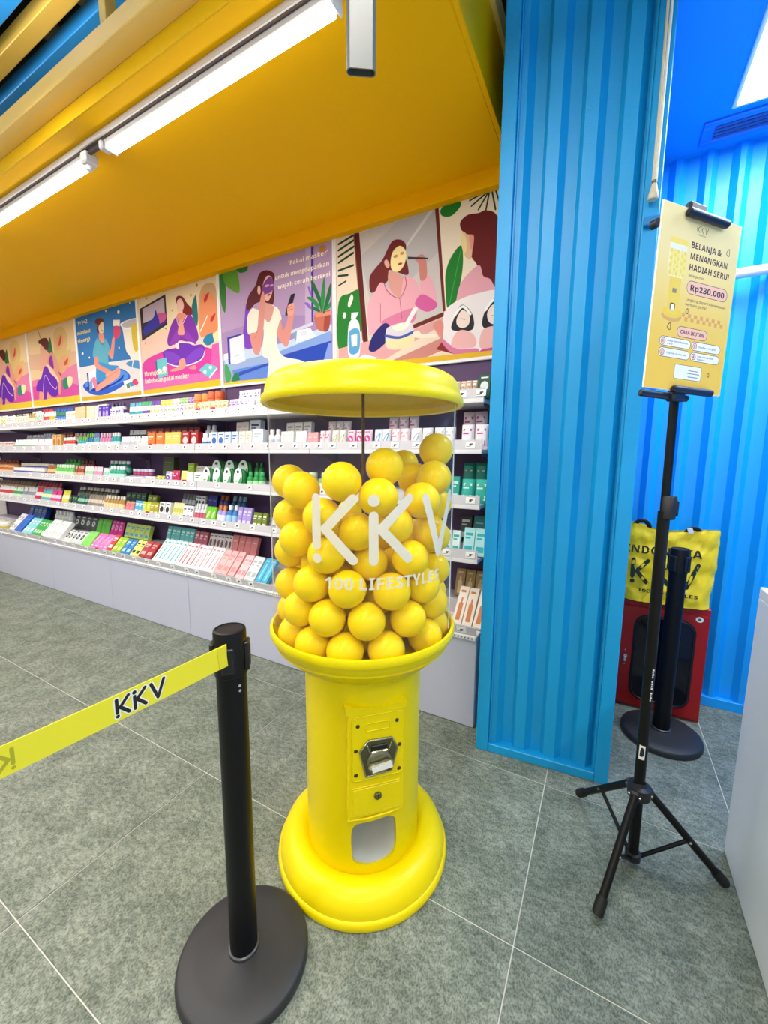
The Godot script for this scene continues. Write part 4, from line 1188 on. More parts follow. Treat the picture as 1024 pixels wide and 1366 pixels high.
# ---------- blue corner ----------
func blue_corner() -> void:
	var bl := rough_metal("0aa4f8", 0.4, 9.0, 1.5)
	var w := ribbed(2.75, 0.05, 2.95, 0.121, 0.131, 0.03, [0.028, 0.081, 0.109])
	var wo := struct("wall_blue", "bright blue ribbed metal wall behind the red cabinet", w, bl)
	wo.position = Vector3(-0.42, 0, -2.775)
	part("backing", MB.new().box(Vector3(1.4, 1.6, -0.09), Vector3(2.9, 3.3, 0.08)), mat("0a64b4", 0.6), wo)
	struct("baseboard_blue", "flat blue strip along the foot of the ribbed wall", MB.new().box(Vector3(0.95, 0.028, -2.785), Vector3(2.7, 0.056, 0.035), 0.002), bl)
	var ceil := struct("ceiling_blue", "smooth blue ceiling of the corner", MB.new().box(Vector3(1.215, 2.985, -2.345), Vector3(2.31, 0.08, 0.97), 0.002), mat("0a9cf2", 0.45))
	part("fascia", MB.new().box(Vector3(1.24, 3.2, -1.845), Vector3(2.2, 0.5, 0.04), 0.002), mat("0a9cf2", 0.45), ceil)
	for k in 2:
		var xx := 0.68 + k * 0.95
		var pn := thing("ceiling_panel_lamp", ["square white panel lamp in the blue ceiling", "square white panel lamp farther right, outside the picture"][k], "lamp", Vector3(xx, 2.945, -2.2), 0.0, "panel lamps in the blue ceiling")
		part("frame", MB.new().box(Vector3(0, -0.002, 0), Vector3(0.624, 0.012, 0.624), 0.003), mat("e8eef2", 0.4), pn)
		part("diffuser", MB.new().box(Vector3(0, -0.007, 0), Vector3(0.592, 0.008, 0.592), 0.002), glow("f6fdff", 5.0), pn)
		area(Vector3(xx, 2.928, -2.2), Vector2(0.58, 0.58), PANEL_E, Color(0.93, 0.97, 1.0), Vector3.DOWN)
	var v := thing("air_vent", "long blue slotted air vent in the blue ceiling beside the panel lamp", "vent", Vector3(0.68, 2.945, -2.64))
	part("recess", MB.new().box(Vector3(0, -0.002, 0), Vector3(0.70, 0.006, 0.10)), mat("021030", 0.8), v)
	for q in [[0.0, 0.066, 0.80, 0.032], [0.0, -0.066, 0.80, 0.032]]: part("frame", MB.new().box(Vector3(q[0], -0.005, q[1]), Vector3(q[2], 0.014, q[3]), 0.004), mat("1486ee", 0.4), v)
	for s in [-1, 1]: part("frame", MB.new().box(Vector3(s * 0.375, -0.005, 0), Vector3(0.05, 0.014, 0.10), 0.004), mat("1486ee", 0.4), v)
	for k in 4: part("blade", MB.new().box(Vector3(0, -0.008, -0.036 + k * 0.024), Vector3(0.70, 0.012, 0.003), 0.001, Basis(Vector3.RIGHT, 0.35)), mat("2a78d8", 0.4), v)
	# white rail along the wall
	var r := thing("wall_rail", "white horizontal rail fixed to the blue ribbed wall behind the board", "rail", Vector3(0, 2.306, -2.71))
	part("tube", MB.new().pipe(PackedVector3Array([Vector3(-0.3, 0, 0), Vector3(2.2, 0, 0)]), 0.0235, 18), mat("eef4f4", 0.35), r)
	for x in [0.05, 0.64, 1.25, 1.85]:
		part("bracket", MB.new().box(Vector3(x, -0.012, -0.03), Vector3(0.03, 0.05, 0.07), 0.004), mat("0d4aa8", 0.45), r)
	# hose cabinet
	var hx := 0.3185
	var t := thing("hose_cabinet", "red metal hose cabinet with dark rounded window, carrying the yellow bag", "cabinet", Vector3(hx, 0, -2.66))
	var red := mat("a80f12", 0.36)
	part("body", MB.new().box(Vector3(0, 0.315, -0.005), Vector3(0.406, 0.63, 0.218), 0.004), red, t)
	part("plinth", MB.new().box(Vector3(0, 0.008, 0.0), Vector3(0.396, 0.016, 0.2), 0.002), mat("6c0a0c", 0.5), t)
	var dr := part("door", MB.new().prism(rrect(-0.195, 0.022, 0.195, 0.592, 0.006, 2), 0.103, 0.119, Transform3D()), red, t)
	var zf := 0.1195
	var wr := rrect(-0.118, 0.068, 0.140, 0.548, 0.062, 8)
	part("gasket", MB.new().prism(rrect(-0.128, 0.058, 0.150, 0.558, 0.070, 8), zf - 0.002, zf + 0.002, Transform3D()), mat("0c0c10", 0.6), dr)
	part("window", MB.new().prism(wr, zf, zf + 0.003, Transform3D()), mat("0d0c18", 0.08), dr)
	var lp := PackedVector3Array()
	for q in wr: lp.append(Vector3(q.x, q.y, zf + 0.003))
	lp.append(lp[0])
	part("gasket_bead", MB.new().pipe(lp, 0.005, 8), mat("16161c", 0.35), dr)
	var hd := part("handle", MB.new().lathe(PackedVector2Array([Vector2(0.012, 0), Vector2(0.012, 0.008), Vector2(0.009, 0.011), Vector2(0.0004, 0.011)]), 16, Vector3(-0.157, 0.300, zf), Basis(Vector3.RIGHT, PI / 2)), mat("c4c4c8", 0.2, 1.0), dr)
	part("latch", MB.new().box(Vector3(-0.157, 0.288, zf + 0.015), Vector3(0.014, 0.034, 0.008), 0.003), mat("d4d4d8", 0.2, 1.0), dr)
	for y in [0.335, 0.252]: part("screw", MB.new().lathe(PackedVector2Array([Vector2(0.004, 0), Vector2(0.003, 0.002), Vector2(0.0004, 0.0024)]), 10, Vector3(-0.157, y, zf), Basis(Vector3.RIGHT, PI / 2)), mat("d4d4d8", 0.3, 1.0), dr)
	var stk := part("sticker", MB.new().prism(ell(0.156, 0.574, 0.0165, 0.0145), zf, zf + 0.0008, Transform3D()), mat("eef0ea", 0.5), dr)
	part("sticker_dot", MB.new().prism(ell(0.156, 0.574, 0.007, 0.007), zf + 0.0008, zf + 0.0014, Transform3D()), mat("1f7a3c", 0.5), stk)
	bag()
	# counter at the right edge
	var c := thing("counter", "white service counter at the right edge with a flat thin top", "counter", Vector3(0.466, 0, -1.716))
	part("front_panel", MB.new().box(Vector3(0.01, 0.478, 1.2), Vector3(0.02, 0.944, 2.4), 0.002), mat("e2eaf2", 0.4), c)
	part("end_panel", MB.new().box(Vector3(0.53, 0.478, 0.01), Vector3(1.02, 0.944, 0.02), 0.002), mat("e2eaf2", 0.4), c)
	part("inner_panel", MB.new().box(Vector3(0.8, 0.478, 1.2), Vector3(0.02, 0.944, 2.34), 0.002), mat("d0ced2", 0.5), c)
	part("top", MB.new().box(Vector3(0.528, 0.968, 1.2), Vector3(1.056, 0.036, 2.4), 0.003), mat("eceef0", 0.35), c)
	part("kick", MB.new().box(Vector3(0.03, 0.004, 1.2), Vector3(0.04, 0.009, 2.38)), mat("3c3c40", 0.6), c)

func bag() -> void:
	var t := thing("shopping_bag", "crumpled yellow shopping bag with dark lettering and black handles, on the red cabinet", "bag", Vector3(0.308, 0.631, -2.60))
	var ym := mat("f2d21a", 0.3)
	var fn := FastNoiseLite.new()
	fn.seed = 8; fn.frequency = 7.0; fn.fractal_octaves = 3
	var topf := func(x: float) -> float: return 0.392 + 0.03 * smoothstep(0.0, -0.2, x) + 0.012 * smoothstep(0.05, 0.22, x) - 0.012 * exp(-pow((x + 0.02) / 0.08, 2))
	var half := func(v: float) -> float: return 0.202 + 0.018 * smoothstep(0.1, 0.5, v)
	var front := func(x: float, v: float) -> float:
		var e := 1.0 - pow(clampf(absf(x) / 0.222, 0, 1), 6)
		return (0.088 - 0.05 * v) * maxf(e, 0.0) + 0.013 * fn.get_noise_3d(x * 1.4, v * 0.6, 1.0) + 0.007 * fn.get_noise_3d(x * 4.0, v * 1.6, 7.0)
	var sides := func(i: int, j: int, s: float) -> Vector3:
		var v := j / 22.0
		var x: float = (i / 30.0 * 2 - 1) * half.call(v)
		var y: float = v * topf.call(x) + 0.002
		return Vector3(x + 0.004 * fn.get_noise_2d(y * 3, s * 5), y, s * front.call(x * s, v) if s > 0 else -0.75 * front.call(-x, v))
	var mb := MB.new()
	for s in [1.0, -1.0]:
		for i in 30:
			for j in 22:
				var q := [sides.call(i, j, s), sides.call(i + 1, j, s), sides.call(i + 1, j + 1, s), sides.call(i, j + 1, s)]
				var m := []
				for k in [[i, j], [i + 1, j], [i + 1, j + 1], [i, j + 1]]:
					var dx: Vector3 = sides.call(mini(k[0] + 1, 30), k[1], s) - sides.call(maxi(k[0] - 1, 0), k[1], s)
					var dy: Vector3 = sides.call(k[0], mini(k[1] + 1, 22), s) - sides.call(k[0], maxi(k[1] - 1, 0), s)
					m.append(dx.cross(dy).normalized() * s)
				mb.quad4(q[0], q[1], q[2], q[3], m[0], m[1], m[2], m[3])
	part("bag_body", mb, ym, t)
	var pr := func(x: float, y: float) -> Vector3:
		return Vector3(x, y, front.call(x, (y - 0.002) / topf.call(x)) + 0.0022)
	var ink := mat("20281c", 0.5)
	var lay := func(b: MB, poly: PackedVector2Array, dz: float) -> void:
		var x := -0.24
		while x < 0.24:
			for pc in Geometry2D.intersect_polygons(poly, rect(x, -1, x + 0.012, 1)):
				var ids := Geometry2D.triangulate_polygon(pc)
				for i in range(0, ids.size(), 3):
					var a: Array = []
					for k in 3: a.append(pr.call(pc[ids[i + k]].x, pc[ids[i + k]].y) + Vector3(0, 0, dz))
					b.tri(a[0], a[1], a[2], Vector3.BACK, Vector3.BACK, Vector3.BACK)
			x += 0.012
	var words := MB.new()
	for q in [["INDONESIA", -0.187, 0.262, 0.040, 0.335], ["100 LIFESTYLES", -0.118, 0.056, 0.017, 0.262]]:
		var tr := text_tris(q[0])
		var tw := text_width(tr)
		for i in range(0, tr.size(), 3):
			var p := PackedVector2Array()
			for k in 3: p.append(Vector2(q[1] + tr[i + k].x / tw * q[4], q[2] + tr[i + k].y * q[3]))
			lay.call(words, p, 0.0)
	part("lettering", words, ink, t)
	var big := MB.new()
	var fleck := MB.new()
	for p in kkv(0.0145):
		var q := PackedVector2Array()
		for w in p: q.append(Vector2(-0.155 + w.x * 0.66, 0.098 + w.y * 0.72))
		lay.call(big, q, 0.0)
		for k in 26:
			var c := Vector2(-0.155 + 0.3 * rng.randf(), 0.098 + 0.128 * rng.randf())
			var leaf := PackedVector2Array()
			for w in ell(0, 0, 0.0065, 0.0018, 8): leaf.append(c + w.rotated(0.7 + 1.6 * (k % 2)))
			for pc in Geometry2D.intersect_polygons(leaf, q): lay.call(fleck, pc, 0.0008)
	part("large_letters", big, mat("17301c", 0.5), t)
	part("letter_pattern", fleck, mat("e8e0b0", 0.5), t)
	for q in [[-0.13, 0.02, 0.06], [0.065, 0.10, 0.055]]:
		var hp := PackedVector3Array()
		for i in 13:
			var a := PI * i / 12.0
			hp.append(Vector3(q[0] + q[1] * 0.4 - cos(a) * q[2] * 0.6, topf.call(q[0]) - 0.02 + sin(a) * 0.045, 0.022 + 0.012 * sin(a)))
		part("handle", MB.new().pipe(hp, 0.011, 8, 0.3), mat("16181c", 0.5), t)
	part("handle_patch", MB.new().box(Vector3(0.088, 0.402, 0.052), Vector3(0.022, 0.03, 0.004), 0.001, Basis(Vector3.BACK, 0.3)), mat("e8e8e4", 0.4), t)

# ---------- things that hang ----------
func hanging() -> void:
	var turn := atan2(0.58, 0.9)
	var t := thing("hanging_tube", "flat silver-white hollow tube hanging down in front of the orange soffit", "tube", Vector3(-0.561, 2.274, -0.90), turn)
	var mb := MB.new()
	var o := rrect(-0.0335, -0.011, 0.0335, 0.011, 0.0105, 6)
	var T := Transform3D(Basis(Vector3.RIGHT, -PI / 2), Vector3.ZERO)
	var inn := rrect(-0.031, -0.0085, 0.031, 0.0085, 0.0083, 6)
	for i in o.size():
		var j := (i + 1) % o.size()
		var q := []
		for p in [o[i], o[j], inn[j], inn[i]]: q.append(Vector3(p.x, 0, p.y))
		var up := Vector3(0, 1.13, 0)
		var n0: Vector3 = (q[0] + q[1]).normalized()
		mb.quad(q[0], q[1], q[1] + up, q[0] + up, Vector3(q[0].x + q[1].x if absf(q[0].x + q[1].x) > 0.05 else 0.0, 0, q[0].z + q[1].z).normalized())
		mb.quad(q[2], q[3], q[3] + up, q[2] + up, -n0)
		mb.quad(q[0], q[1], q[2], q[3], Vector3.DOWN)
	part("shell", mb, mat("62645e", 0.4), t)
	part("lining", MB.new().box(Vector3(0, 0.03, 0), Vector3(0.058, 0.004, 0.014)), mat("3a2c30", 0.8), t)
	# doubled cord with a flared end beside the column
	var cx := Vector3(0.072, 0, -1.815)
	var c := thing("pull_cord", "beige doubled cord with a flared clear end, hanging at the column edge", "cord", cx)
	for s in [-1, 1]:
		var p := PackedVector3Array()
		for i in 25: p.append(Vector3(s * (0.0045 + 0.003 * smoothstep(2.6, 3.3, 2.36 + i * 0.045)), 2.355 + i * 0.045, s * 0.002))
		part("strand", MB.new().pipe(p, 0.0042, 8), mat("cfc4a4" if s < 0 else "e4dcc8", 0.6), c)
	part("ferrule", MB.new().lathe(PackedVector2Array([Vector2(0.004, 2.35), Vector2(0.0085, 2.351), Vector2(0.0085, 2.361), Vector2(0.004, 2.362)]), 14), mat("6a5a3a", 0.4), c)
	part("bell_end", MB.new().lathe(PackedVector2Array([Vector2(0.001, 2.300), Vector2(0.0145, 2.300), Vector2(0.017, 2.304), Vector2(0.0155, 2.318), Vector2(0.010, 2.340), Vector2(0.0075, 2.352), Vector2(0.001, 2.353)]), 20), mat("cfc6aa", 0.15), c)
	var pl := thing("wall_plate", "small blue plate fixed on the column edge below the cord end", "plate", Vector3(0.076, 2.235, -1.826), atan2(0.052, 0.557))
	part("plate", MB.new().box(Vector3.ZERO, Vector3(0.052, 0.03, 0.02), 0.003), mat("0b7ab8", 0.45), pl)


# ---------- tables ----------
const PICS := {
"vanity": """
P b497c0 -36,-36 1039,-38 1022,1042 -80,1037
P a487b8 -5,521 528,456 993,559 987,909 -17,821
P c4acd0 792,-23 841,-12 838,585 778,592
P 4a34a0 836,-14 856,-12 844,586 830,587
P cfd0e6 659,608 839,575 844,598 658,634
S 2e7a30 2,-3 54,17 66,161 56,294 44,342 17,285 3,145
S 5f9a34 41,13 106,-8 180,13 203,118 194,204 124,164 63,104
S 2e7a30 174,0 242,-13 289,6 276,40 216,39
S c58a45 910,15 950,28 935,71 898,50
S 7a3fc0 261,309 238,458 220,565 230,678 326,695 319,540 301,362
P e8edf6 14,710 66,707 77,766 11,767
P 96add8 11,779 485,777 483,852 162,870 20,873
P c0d2ec 230,701 587,699 987,616 986,684 585,772 406,774 23,804 24,769
P 7fa0dc 474,780 977,667 985,742 585,793 479,840
P 2346b4 584,798 985,742 981,948 582,909
P 7f9be0 915,908 961,757 985,757 982,918
P 5f86d4 98,867 450,846 451,977 108,966
P 2c4cb0 161,893 450,846 449,868 160,927
P 33329a 58,568 198,555 203,578 77,583 81,813 60,798
P e6e2ee 83,584 228,566 228,745 226,801 85,813
S f4f0f4 104,725 204,730 229,779 220,800 101,810
L 8a8a9a 4 122,745 173,742
P 70a8c0 674,632 716,620 724,714 704,715
P f0eff4 711,619 818,615 866,695 701,715
S d8dce6 736,634 787,629 797,661 746,667
S 5e1f28 449,78 392,94 354,180 287,249 260,352 301,362 350,329 419,325 497,370 520,328 518,222 531,143 505,102
S d79a90 384,338 497,364 518,432 465,521 404,450
S e7b3a6 453,132 498,139 518,202 512,242 493,300 465,330 437,307 417,217
S 7a3f8f 417,207 447,162 492,142 518,191 514,242 489,267 455,270 421,282 413,238
E d9a0c0 459,205 22,10
E d9a0c0 501,212 15,9
E b02a4a 474,282 15,8
S e7b3a6 377,196 395,190 401,235 389,262 372,238
S f1ead8 337,364 301,372 270,420 263,507 276,576 354,558 376,422
S f1ead8 360,375 465,506 519,390 497,375 551,408 581,499 553,545 533,689 584,804 731,859 802,911 730,931 581,930 445,987 456,826 395,762 418,560
S d88f85 395,308 416,249 431,253 439,351 430,434 412,580 378,737 348,765 313,726 288,578 360,559 376,422
L b36a60 4 329,619 357,559 379,423
S d88f85 576,508 553,545 540,627 587,709 618,736 641,698 676,550 694,452 690,395 665,373 627,416 636,480 623,539 590,595
P 2a2236 666,322 702,321 657,474 614,485 615,454
S e3a294 637,408 685,393 690,420 678,489 636,480
L 9c5a50 4 637,423 675,417
L 9c5a50 4 637,444 679,438
S d88f85 730,910 762,884 807,906 771,926
S c06a58 859,514 979,517 979,556 958,659 877,637
S a0463c 941,528 979,522 963,655 925,650
P d88a74 858,514 982,516 980,546 865,545
S 1f6a3a 908,511 890,438 835,286 840,248 882,337 910,423
S 2f8a4a 910,511 907,383 932,253 942,333 930,467
S 1f6a3a 922,514 958,367 986,306 981,402 942,509
S 2f8a4a 889,496 842,426 793,374 842,386 890,447
S 1f6a3a 889,506 831,473 801,451 851,458 899,494
S 2f8a4a 927,510 976,449 985,432 980,488
S 8a6ac0 823,362 805,297 819,301 835,355
S 8a6ac0 821,471 777,415 802,416 831,453
S 3aa05a 16,826 43,807 84,905 62,972 24,961
S 1f7a4a 82,963 136,889 171,951 158,967
P e2c22e 3,976 491,973 1004,983 1008,1030 490,1030 2,1017
T fff4e0 34 651,92 312 'Pakai masker'
T fff4e0 35 536,177 435 untuk mengdapatkan
T fff4e0 35 555,255 423 wajah cerah berseri
""",
"mirror": """
P e6d2bc -20,6 1017,-29 1046,1003 -26,989
P efe0cc 658,-9 1009,-12 1028,684 709,657
P 8a5a44 125,11 157,8 220,807 188,777
P c9c2c0 163,9 638,-5 700,678 520,717 232,771
P b9b5b8 413,8 638,1 662,278 263,612 176,172
P d6d3d4 607,-4 633,-1 358,339 334,358
S 1f7a2c 668,16 708,-14 766,-5 776,30 729,73 679,58
S 1f7a2c 705,421 733,329 786,273 798,400 777,570 749,653 719,648 707,533
L 3aa04a 6 786,289 756,477 729,638
L 1c3a2a 15 20,43 125,11
L 1c3a2a 16 20,87 125,47
L 1c3a2a 16 20,132 127,91
L 1c3a2a 16 20,176 125,134
L 1c3a2a 15 19,233 125,221
L 1c3a2a 15 19,272 86,281
L 1c3a2a 12 19,342 72,322
L 1c3a2a 10 913,-6 833,49
L 1c3a2a 10 918,-5 870,82
L 1c3a2a 10 922,-3 907,104
L 1c3a2a 10 936,2 956,110
L 1c3a2a 9 953,-2 977,87
L 1c3a2a 9 900,-11 823,14
S 1f7a2c 18,465 98,417 176,421 201,652 137,744 16,819
S f0e4dc 85,491 111,426 124,460 98,519
E f0e4dc 60,570 13,23
P 5a1d1c 131,0 166,4 229,808 196,817
P 6a2420 636,-5 656,-4 710,668 695,668
P 6a2420 520,723 699,672 702,701 521,752
P dba0a0 16,813 201,792 532,754 710,702 721,738 349,936 16,953
P c9867c 362,963 722,829 714,919 490,1001
P 8a2a2a 662,913 722,829 862,938 765,960
S 6a1f22 380,132 322,235 274,283 238,335 241,434 275,442 358,387 369,318 478,379 483,322 465,248 470,180 437,134
S d79a90 364,329 439,370 473,460 434,523 370,438
S f3dfa0 375,248 392,194 431,172 465,208 471,261 455,315 421,342 381,315
E c98a60 406,235 14,10
E c98a60 446,226 12,10
E a3403a 434,293 14,8
S e0a59a 334,250 351,242 369,282 358,301 340,281
S e6a6b4 323,391 428,522 461,387 528,426 561,502 560,445 613,417 656,545 658,613 616,652 552,616 520,705 384,719 251,748 232,707 226,531 275,442
S cf5a9a 572,528 657,602 648,640 600,651 552,616 530,577
S d67aa0 324,660 519,610 520,705 372,717
L a55068 6 335,406 365,473 434,523 473,448 467,388
L a55068 4 434,523 450,669
L a55068 4 311,535 312,670
S c98078 560,433 548,327 526,287 563,265 590,304 597,419
P 3a3034 482,258 601,297 601,306 482,276
S 6a1f22 778,126 815,96 871,103 907,99 961,142 1008,289 1012,577 973,579 944,520 907,491 869,407 839,346 818,223 784,176
S e6bb98 789,194 813,211 846,231 847,285 840,368 811,350 796,292 785,224
S efd9a0 784,192 809,231 815,308 801,325 785,257
S e39a8c 827,226 851,233 848,306 834,302
S e6a6b4 768,624 786,517 842,443 887,422 907,491 944,520 973,579 1012,587 1009,639 901,606 778,637
S f1e8ea 700,689 759,622 882,592 1000,627 1018,957 785,962 702,849
S d67aa0 681,777 702,849 784,928 890,941 882,985 765,960 693,871
S cf4a90 909,955 1012,893 1009,967 901,987
S d88a80 639,748 680,720 701,758 692,848 660,797
S 2a2a30 756,733 798,646 857,717 859,816 752,800
S f2ded6 775,725 804,680 843,725 839,780 806,797 776,770
L fafafa 17 760,711 803,658 847,715
S eeb6b4 763,835 806,808 869,851 876,929 754,913
S 2a2a30 918,728 965,641 1011,681 1015,829 920,814
S f2ded6 936,720 966,678 1007,722 1000,785 969,801 942,775
L fafafa 17 924,707 966,651 1009,696
S eeb6b4 911,835 970,812 1015,840 1013,925 909,944
L a05050 4 795,734 819,743
L a05050 4 959,746 982,755
S 22206a 233,834 263,750 336,680 378,718 361,801 288,866 245,867
S d9d0dc 348,738 378,706 475,697 520,729 522,860 443,880 355,856
S efd9a8 355,800 442,807 521,800 520,865 431,878 355,850
S 3a5aa0 348,762 436,788 521,764 521,782 437,806 349,781
S f6ead2 384,719 441,698 498,719 442,752
P f4eee8 519,610 541,603 547,622 476,745 453,736
S f1e3ce 521,776 554,769 576,796 650,807 661,826 630,830 532,813
S e2e8f0 111,611 137,609 169,672 165,890 90,881 87,672
S 5aa0d0 95,699 165,697 163,851 97,856
P f0ece8 108,727 152,723 150,810 113,813
P f4f0f0 111,560 163,567 150,592 137,616 108,604
P f3eee8 123,924 201,881 289,917 264,965 136,958
P e2b42e -26,948 534,957 1009,965 1010,1001 534,1003 -26,1003
""",
"yoga": """
P e6d2ae -8,-30 1039,-25 1022,621 -60,470
P efc6b4 -14,438 394,373 1013,586 1006,1005 -28,998
S d23c9c 25,664 265,588 511,568 788,602 950,669 967,740 880,860 660,928 299,943 26,868
L b02a80 7 329,578 568,586 850,628 949,695 946,755
P d66ab0 -13,843 1012,858 1008,944 4,958
P e05aa8 913,604 1023,596 1011,875 880,860
S c7a27a 805,109 859,48 949,54 985,120 996,301 991,415 899,465 817,450 769,372 776,237
S e08a60 812,161 895,131 971,198 984,348 979,479 876,512 793,515 777,408
S b8342c 853,162 906,125 883,185 851,211
S b8342c 914,358 966,327 943,381 911,395
L f6e2d0 13 875,334 830,401 785,462
S 1f6a70 751,121 767,218 765,354 746,402 699,289 704,204
S 1f7aa0 812,553 867,502 938,506 934,581 861,604
S e9d9a8 928,504 987,523 985,564 944,575
P 2a2030 26,102 385,30 386,325 27,434
P b7a8b8 66,111 365,57 364,220 65,255
S c0508a 266,200 370,212 365,276 277,295
S 2a2a9a 75,296 207,225 238,157 260,199 275,314 74,373
P 3a2a80 68,363 377,278 378,301 73,388
L 6a4a4a 7 335,344 370,369
L 6a4a4a 7 81,443 71,471
S 7a1f22 545,81 600,103 641,164 702,238 699,289 633,284 590,258 584,177 518,145 515,100
S e8bcae 531,122 577,115 607,174 592,223 534,246 521,181
S d98a78 534,246 612,262 631,310 548,365 508,286
S 7a2aa0 508,277 548,365 633,284 697,306 745,420 760,527 682,558 538,508 405,542 373,481 433,343
S 8a34b0 511,394 408,505 383,520 490,537 528,488 575,478 682,558 726,557 602,411
L f4dfe4 8 508,286 547,383 638,285
S e09a84 514,440 531,362 558,313 574,317 592,391 594,454 553,456
S f1d6c8 479,526 639,534 703,571 510,586
S 6a28b0 301,603 379,567 510,586 525,533 638,551 703,579 800,586 828,643 781,724 625,758 439,745 356,706
S 7a3cc0 328,587 448,614 537,692 440,726 357,696
S 7a3cc0 583,698 723,618 808,622 805,692 626,749
L f4e6f0 11 356,706 462,748 625,758 781,724 828,651
S e09a84 514,698 572,687 590,763 530,793 410,798 393,777 485,760
S d98a90 623,786 703,768 712,805 667,805
P 2f6a8a 193,666 220,659 220,807 200,814
P 6ac0c8 214,654 348,647 352,831 217,846
E f0f0f0 236,773 28,25
E f0f0f0 313,758 27,26
P 6ac0c8 744,823 843,768 964,818 867,912
E f0f0f0 817,848 18,19
E f0f0f0 882,812 18,17
P f4e2ea 868,894 943,832 968,827 867,917
E c07a40 772,34 14,16
E c9a050 698,108 12,15
E a09050 460,204 9,8
E a09050 134,17 10,9
P e2b82a 4,953 1009,931 1011,1001 0,1000
T ffe9c0 48 32,807 311 Mewujudkan
T ffe9c0 48 32,883 589 kebebasan pakai masker
""",
"bath": """
P 2a72b4 -26,4 1019,-16 1016,638 6,596
P 2a72b4 -26,4 1019,-16 996,601 6,596
P dcd6d6 0,585 497,585 1019,604 1006,1007 -9,1001
S 2a5ac0 35,810 164,751 428,699 695,681 836,769 780,836 591,913 341,948 142,909
S 4a8ae0 67,802 179,753 467,713 718,702 811,775 731,822 516,869 234,886
S 1f2a9a 91,845 291,782 493,839 657,797 739,750 708,802 545,853 290,900
S ece2d8 748,199 872,179 1000,186 1030,233 1003,654 897,650 857,566 804,488 777,274
S b9b4b8 771,212 871,187 987,196 994,252 864,259 793,242
L f4f0ec 10 747,208 815,263 1002,287
S d6ba2a 911,262 993,260 987,505 923,496
S 4a8ac0 788,638 876,613 1004,637 1009,716 881,688
L f4f0ec 15 882,675 900,615
S 6a2020 356,84 426,74 489,108 477,151 426,178 391,237 360,213 376,142 344,118
S d9c8a8 408,157 473,124 485,189 464,249 422,260 396,201
S d98a78 404,239 469,268 474,332 443,364 390,301
E a03030 451,221 10,8
S 58a2bc 370,289 441,382 489,316 535,378 554,445 520,504 520,615 621,655 540,674 360,578 348,510 259,489 298,362
L 3a8aa4 5 376,299 457,413 488,325
S 3a8ac4 334,565 520,615 673,651 565,686 444,682 432,776 290,792 293,657
S d98a78 286,502 348,510 347,576 410,622 539,683 494,716 377,666 286,608
S e09a86 455,702 591,688 672,660 692,708 660,769 522,822 290,895 257,878 300,822 447,768
L b36a58 4 462,760 588,716 683,680
S d98a78 522,486 567,446 606,335 646,323 625,446 595,541 567,556
P f2ece4 642,137 747,156 733,227 634,201
S d0406a 645,216 721,221 739,285 707,342 639,331
P ece6f0 139,670 282,636 282,743 285,831 146,879
P 7a9ad0 145,779 209,746 208,864 140,874
S e07a9a 209,746 269,732 290,841 238,856
P 2a2a80 125,663 154,666 146,879 125,873
P f2ece8 725,822 905,807 959,869 758,926
P 5a8a6a 765,862 816,848 823,903 778,913
P 4a90c8 816,848 865,843 879,890 829,899
S d0406a 866,834 916,817 953,869 886,886
E f6e6c0 733,71 19,20
E f6e6c0 539,20 12,13
E f6f0e0 81,427 17,17
E f6f0e0 196,490 11,11
E f6f0e0 701,451 9,12
E f6e6c0 912,10 9,9
P d2a828 0,945 1010,958 1011,1007 -2,1007
T f6d070 48 37,92 176 1+1=2
T f6d070 43 19,204 235 manfaat
T f6d070 43 13,296 222 sinergi
""",
"stretch": """
P e2c69a -24,-30 1021,-4 1019,747 -9,698
P d9b094 -19,286 1011,382 1023,555 -15,501
P dc7fa4 0,645 543,602 1027,517 1014,942 -5,920
P d250a0 25,725 568,667 1013,804 1009,917 8,899
S d6b878 591,93 711,41 815,90 846,220 816,348 894,342 847,488 707,605 553,522 567,284
S dfa078 631,169 746,143 768,224 694,307 613,312
S c8442c 682,208 726,149 710,242 658,271
S dfa478 732,392 854,431 843,527 675,601 621,512
S c8542c 755,474 821,445 798,510 741,521
S 2e6a3a 502,139 523,237 531,368 475,348 416,278
S 2e8a6a 679,702 779,680 789,796 682,814
S e9dfb0 779,675 872,688 847,774 781,795
S 5a2420 261,138 368,123 450,154 452,264 364,279 306,197 255,178
L b36a50 19 276,35 301,105
S e0a890 328,222 396,294 443,333 505,373 547,441 495,452 391,457 349,512 221,535 212,471 268,334 274,232
S d99a84 477,329 571,384 648,556 654,638 611,857 577,863 561,727 445,568 391,457
S efc9b4 374,454 514,567 598,691 562,717 406,603
S 8a2aa0 472,368 511,394 517,537 427,452
S c04a3a 604,580 664,629 652,658 616,612
S 6a28b0 316,497 386,497 443,588 564,697 541,880 404,876 342,816 292,917 231,900 199,810 93,776 147,664 225,631
L e9c9ea 10 232,835 319,602 424,731 518,799 547,767
S e39a80 163,806 250,837 197,951 27,962 51,926 129,912
S e39a80 341,826 420,888 568,935 557,960 328,921
P e6c838 5,916 1010,912 1006,996 0,1010
"""
}
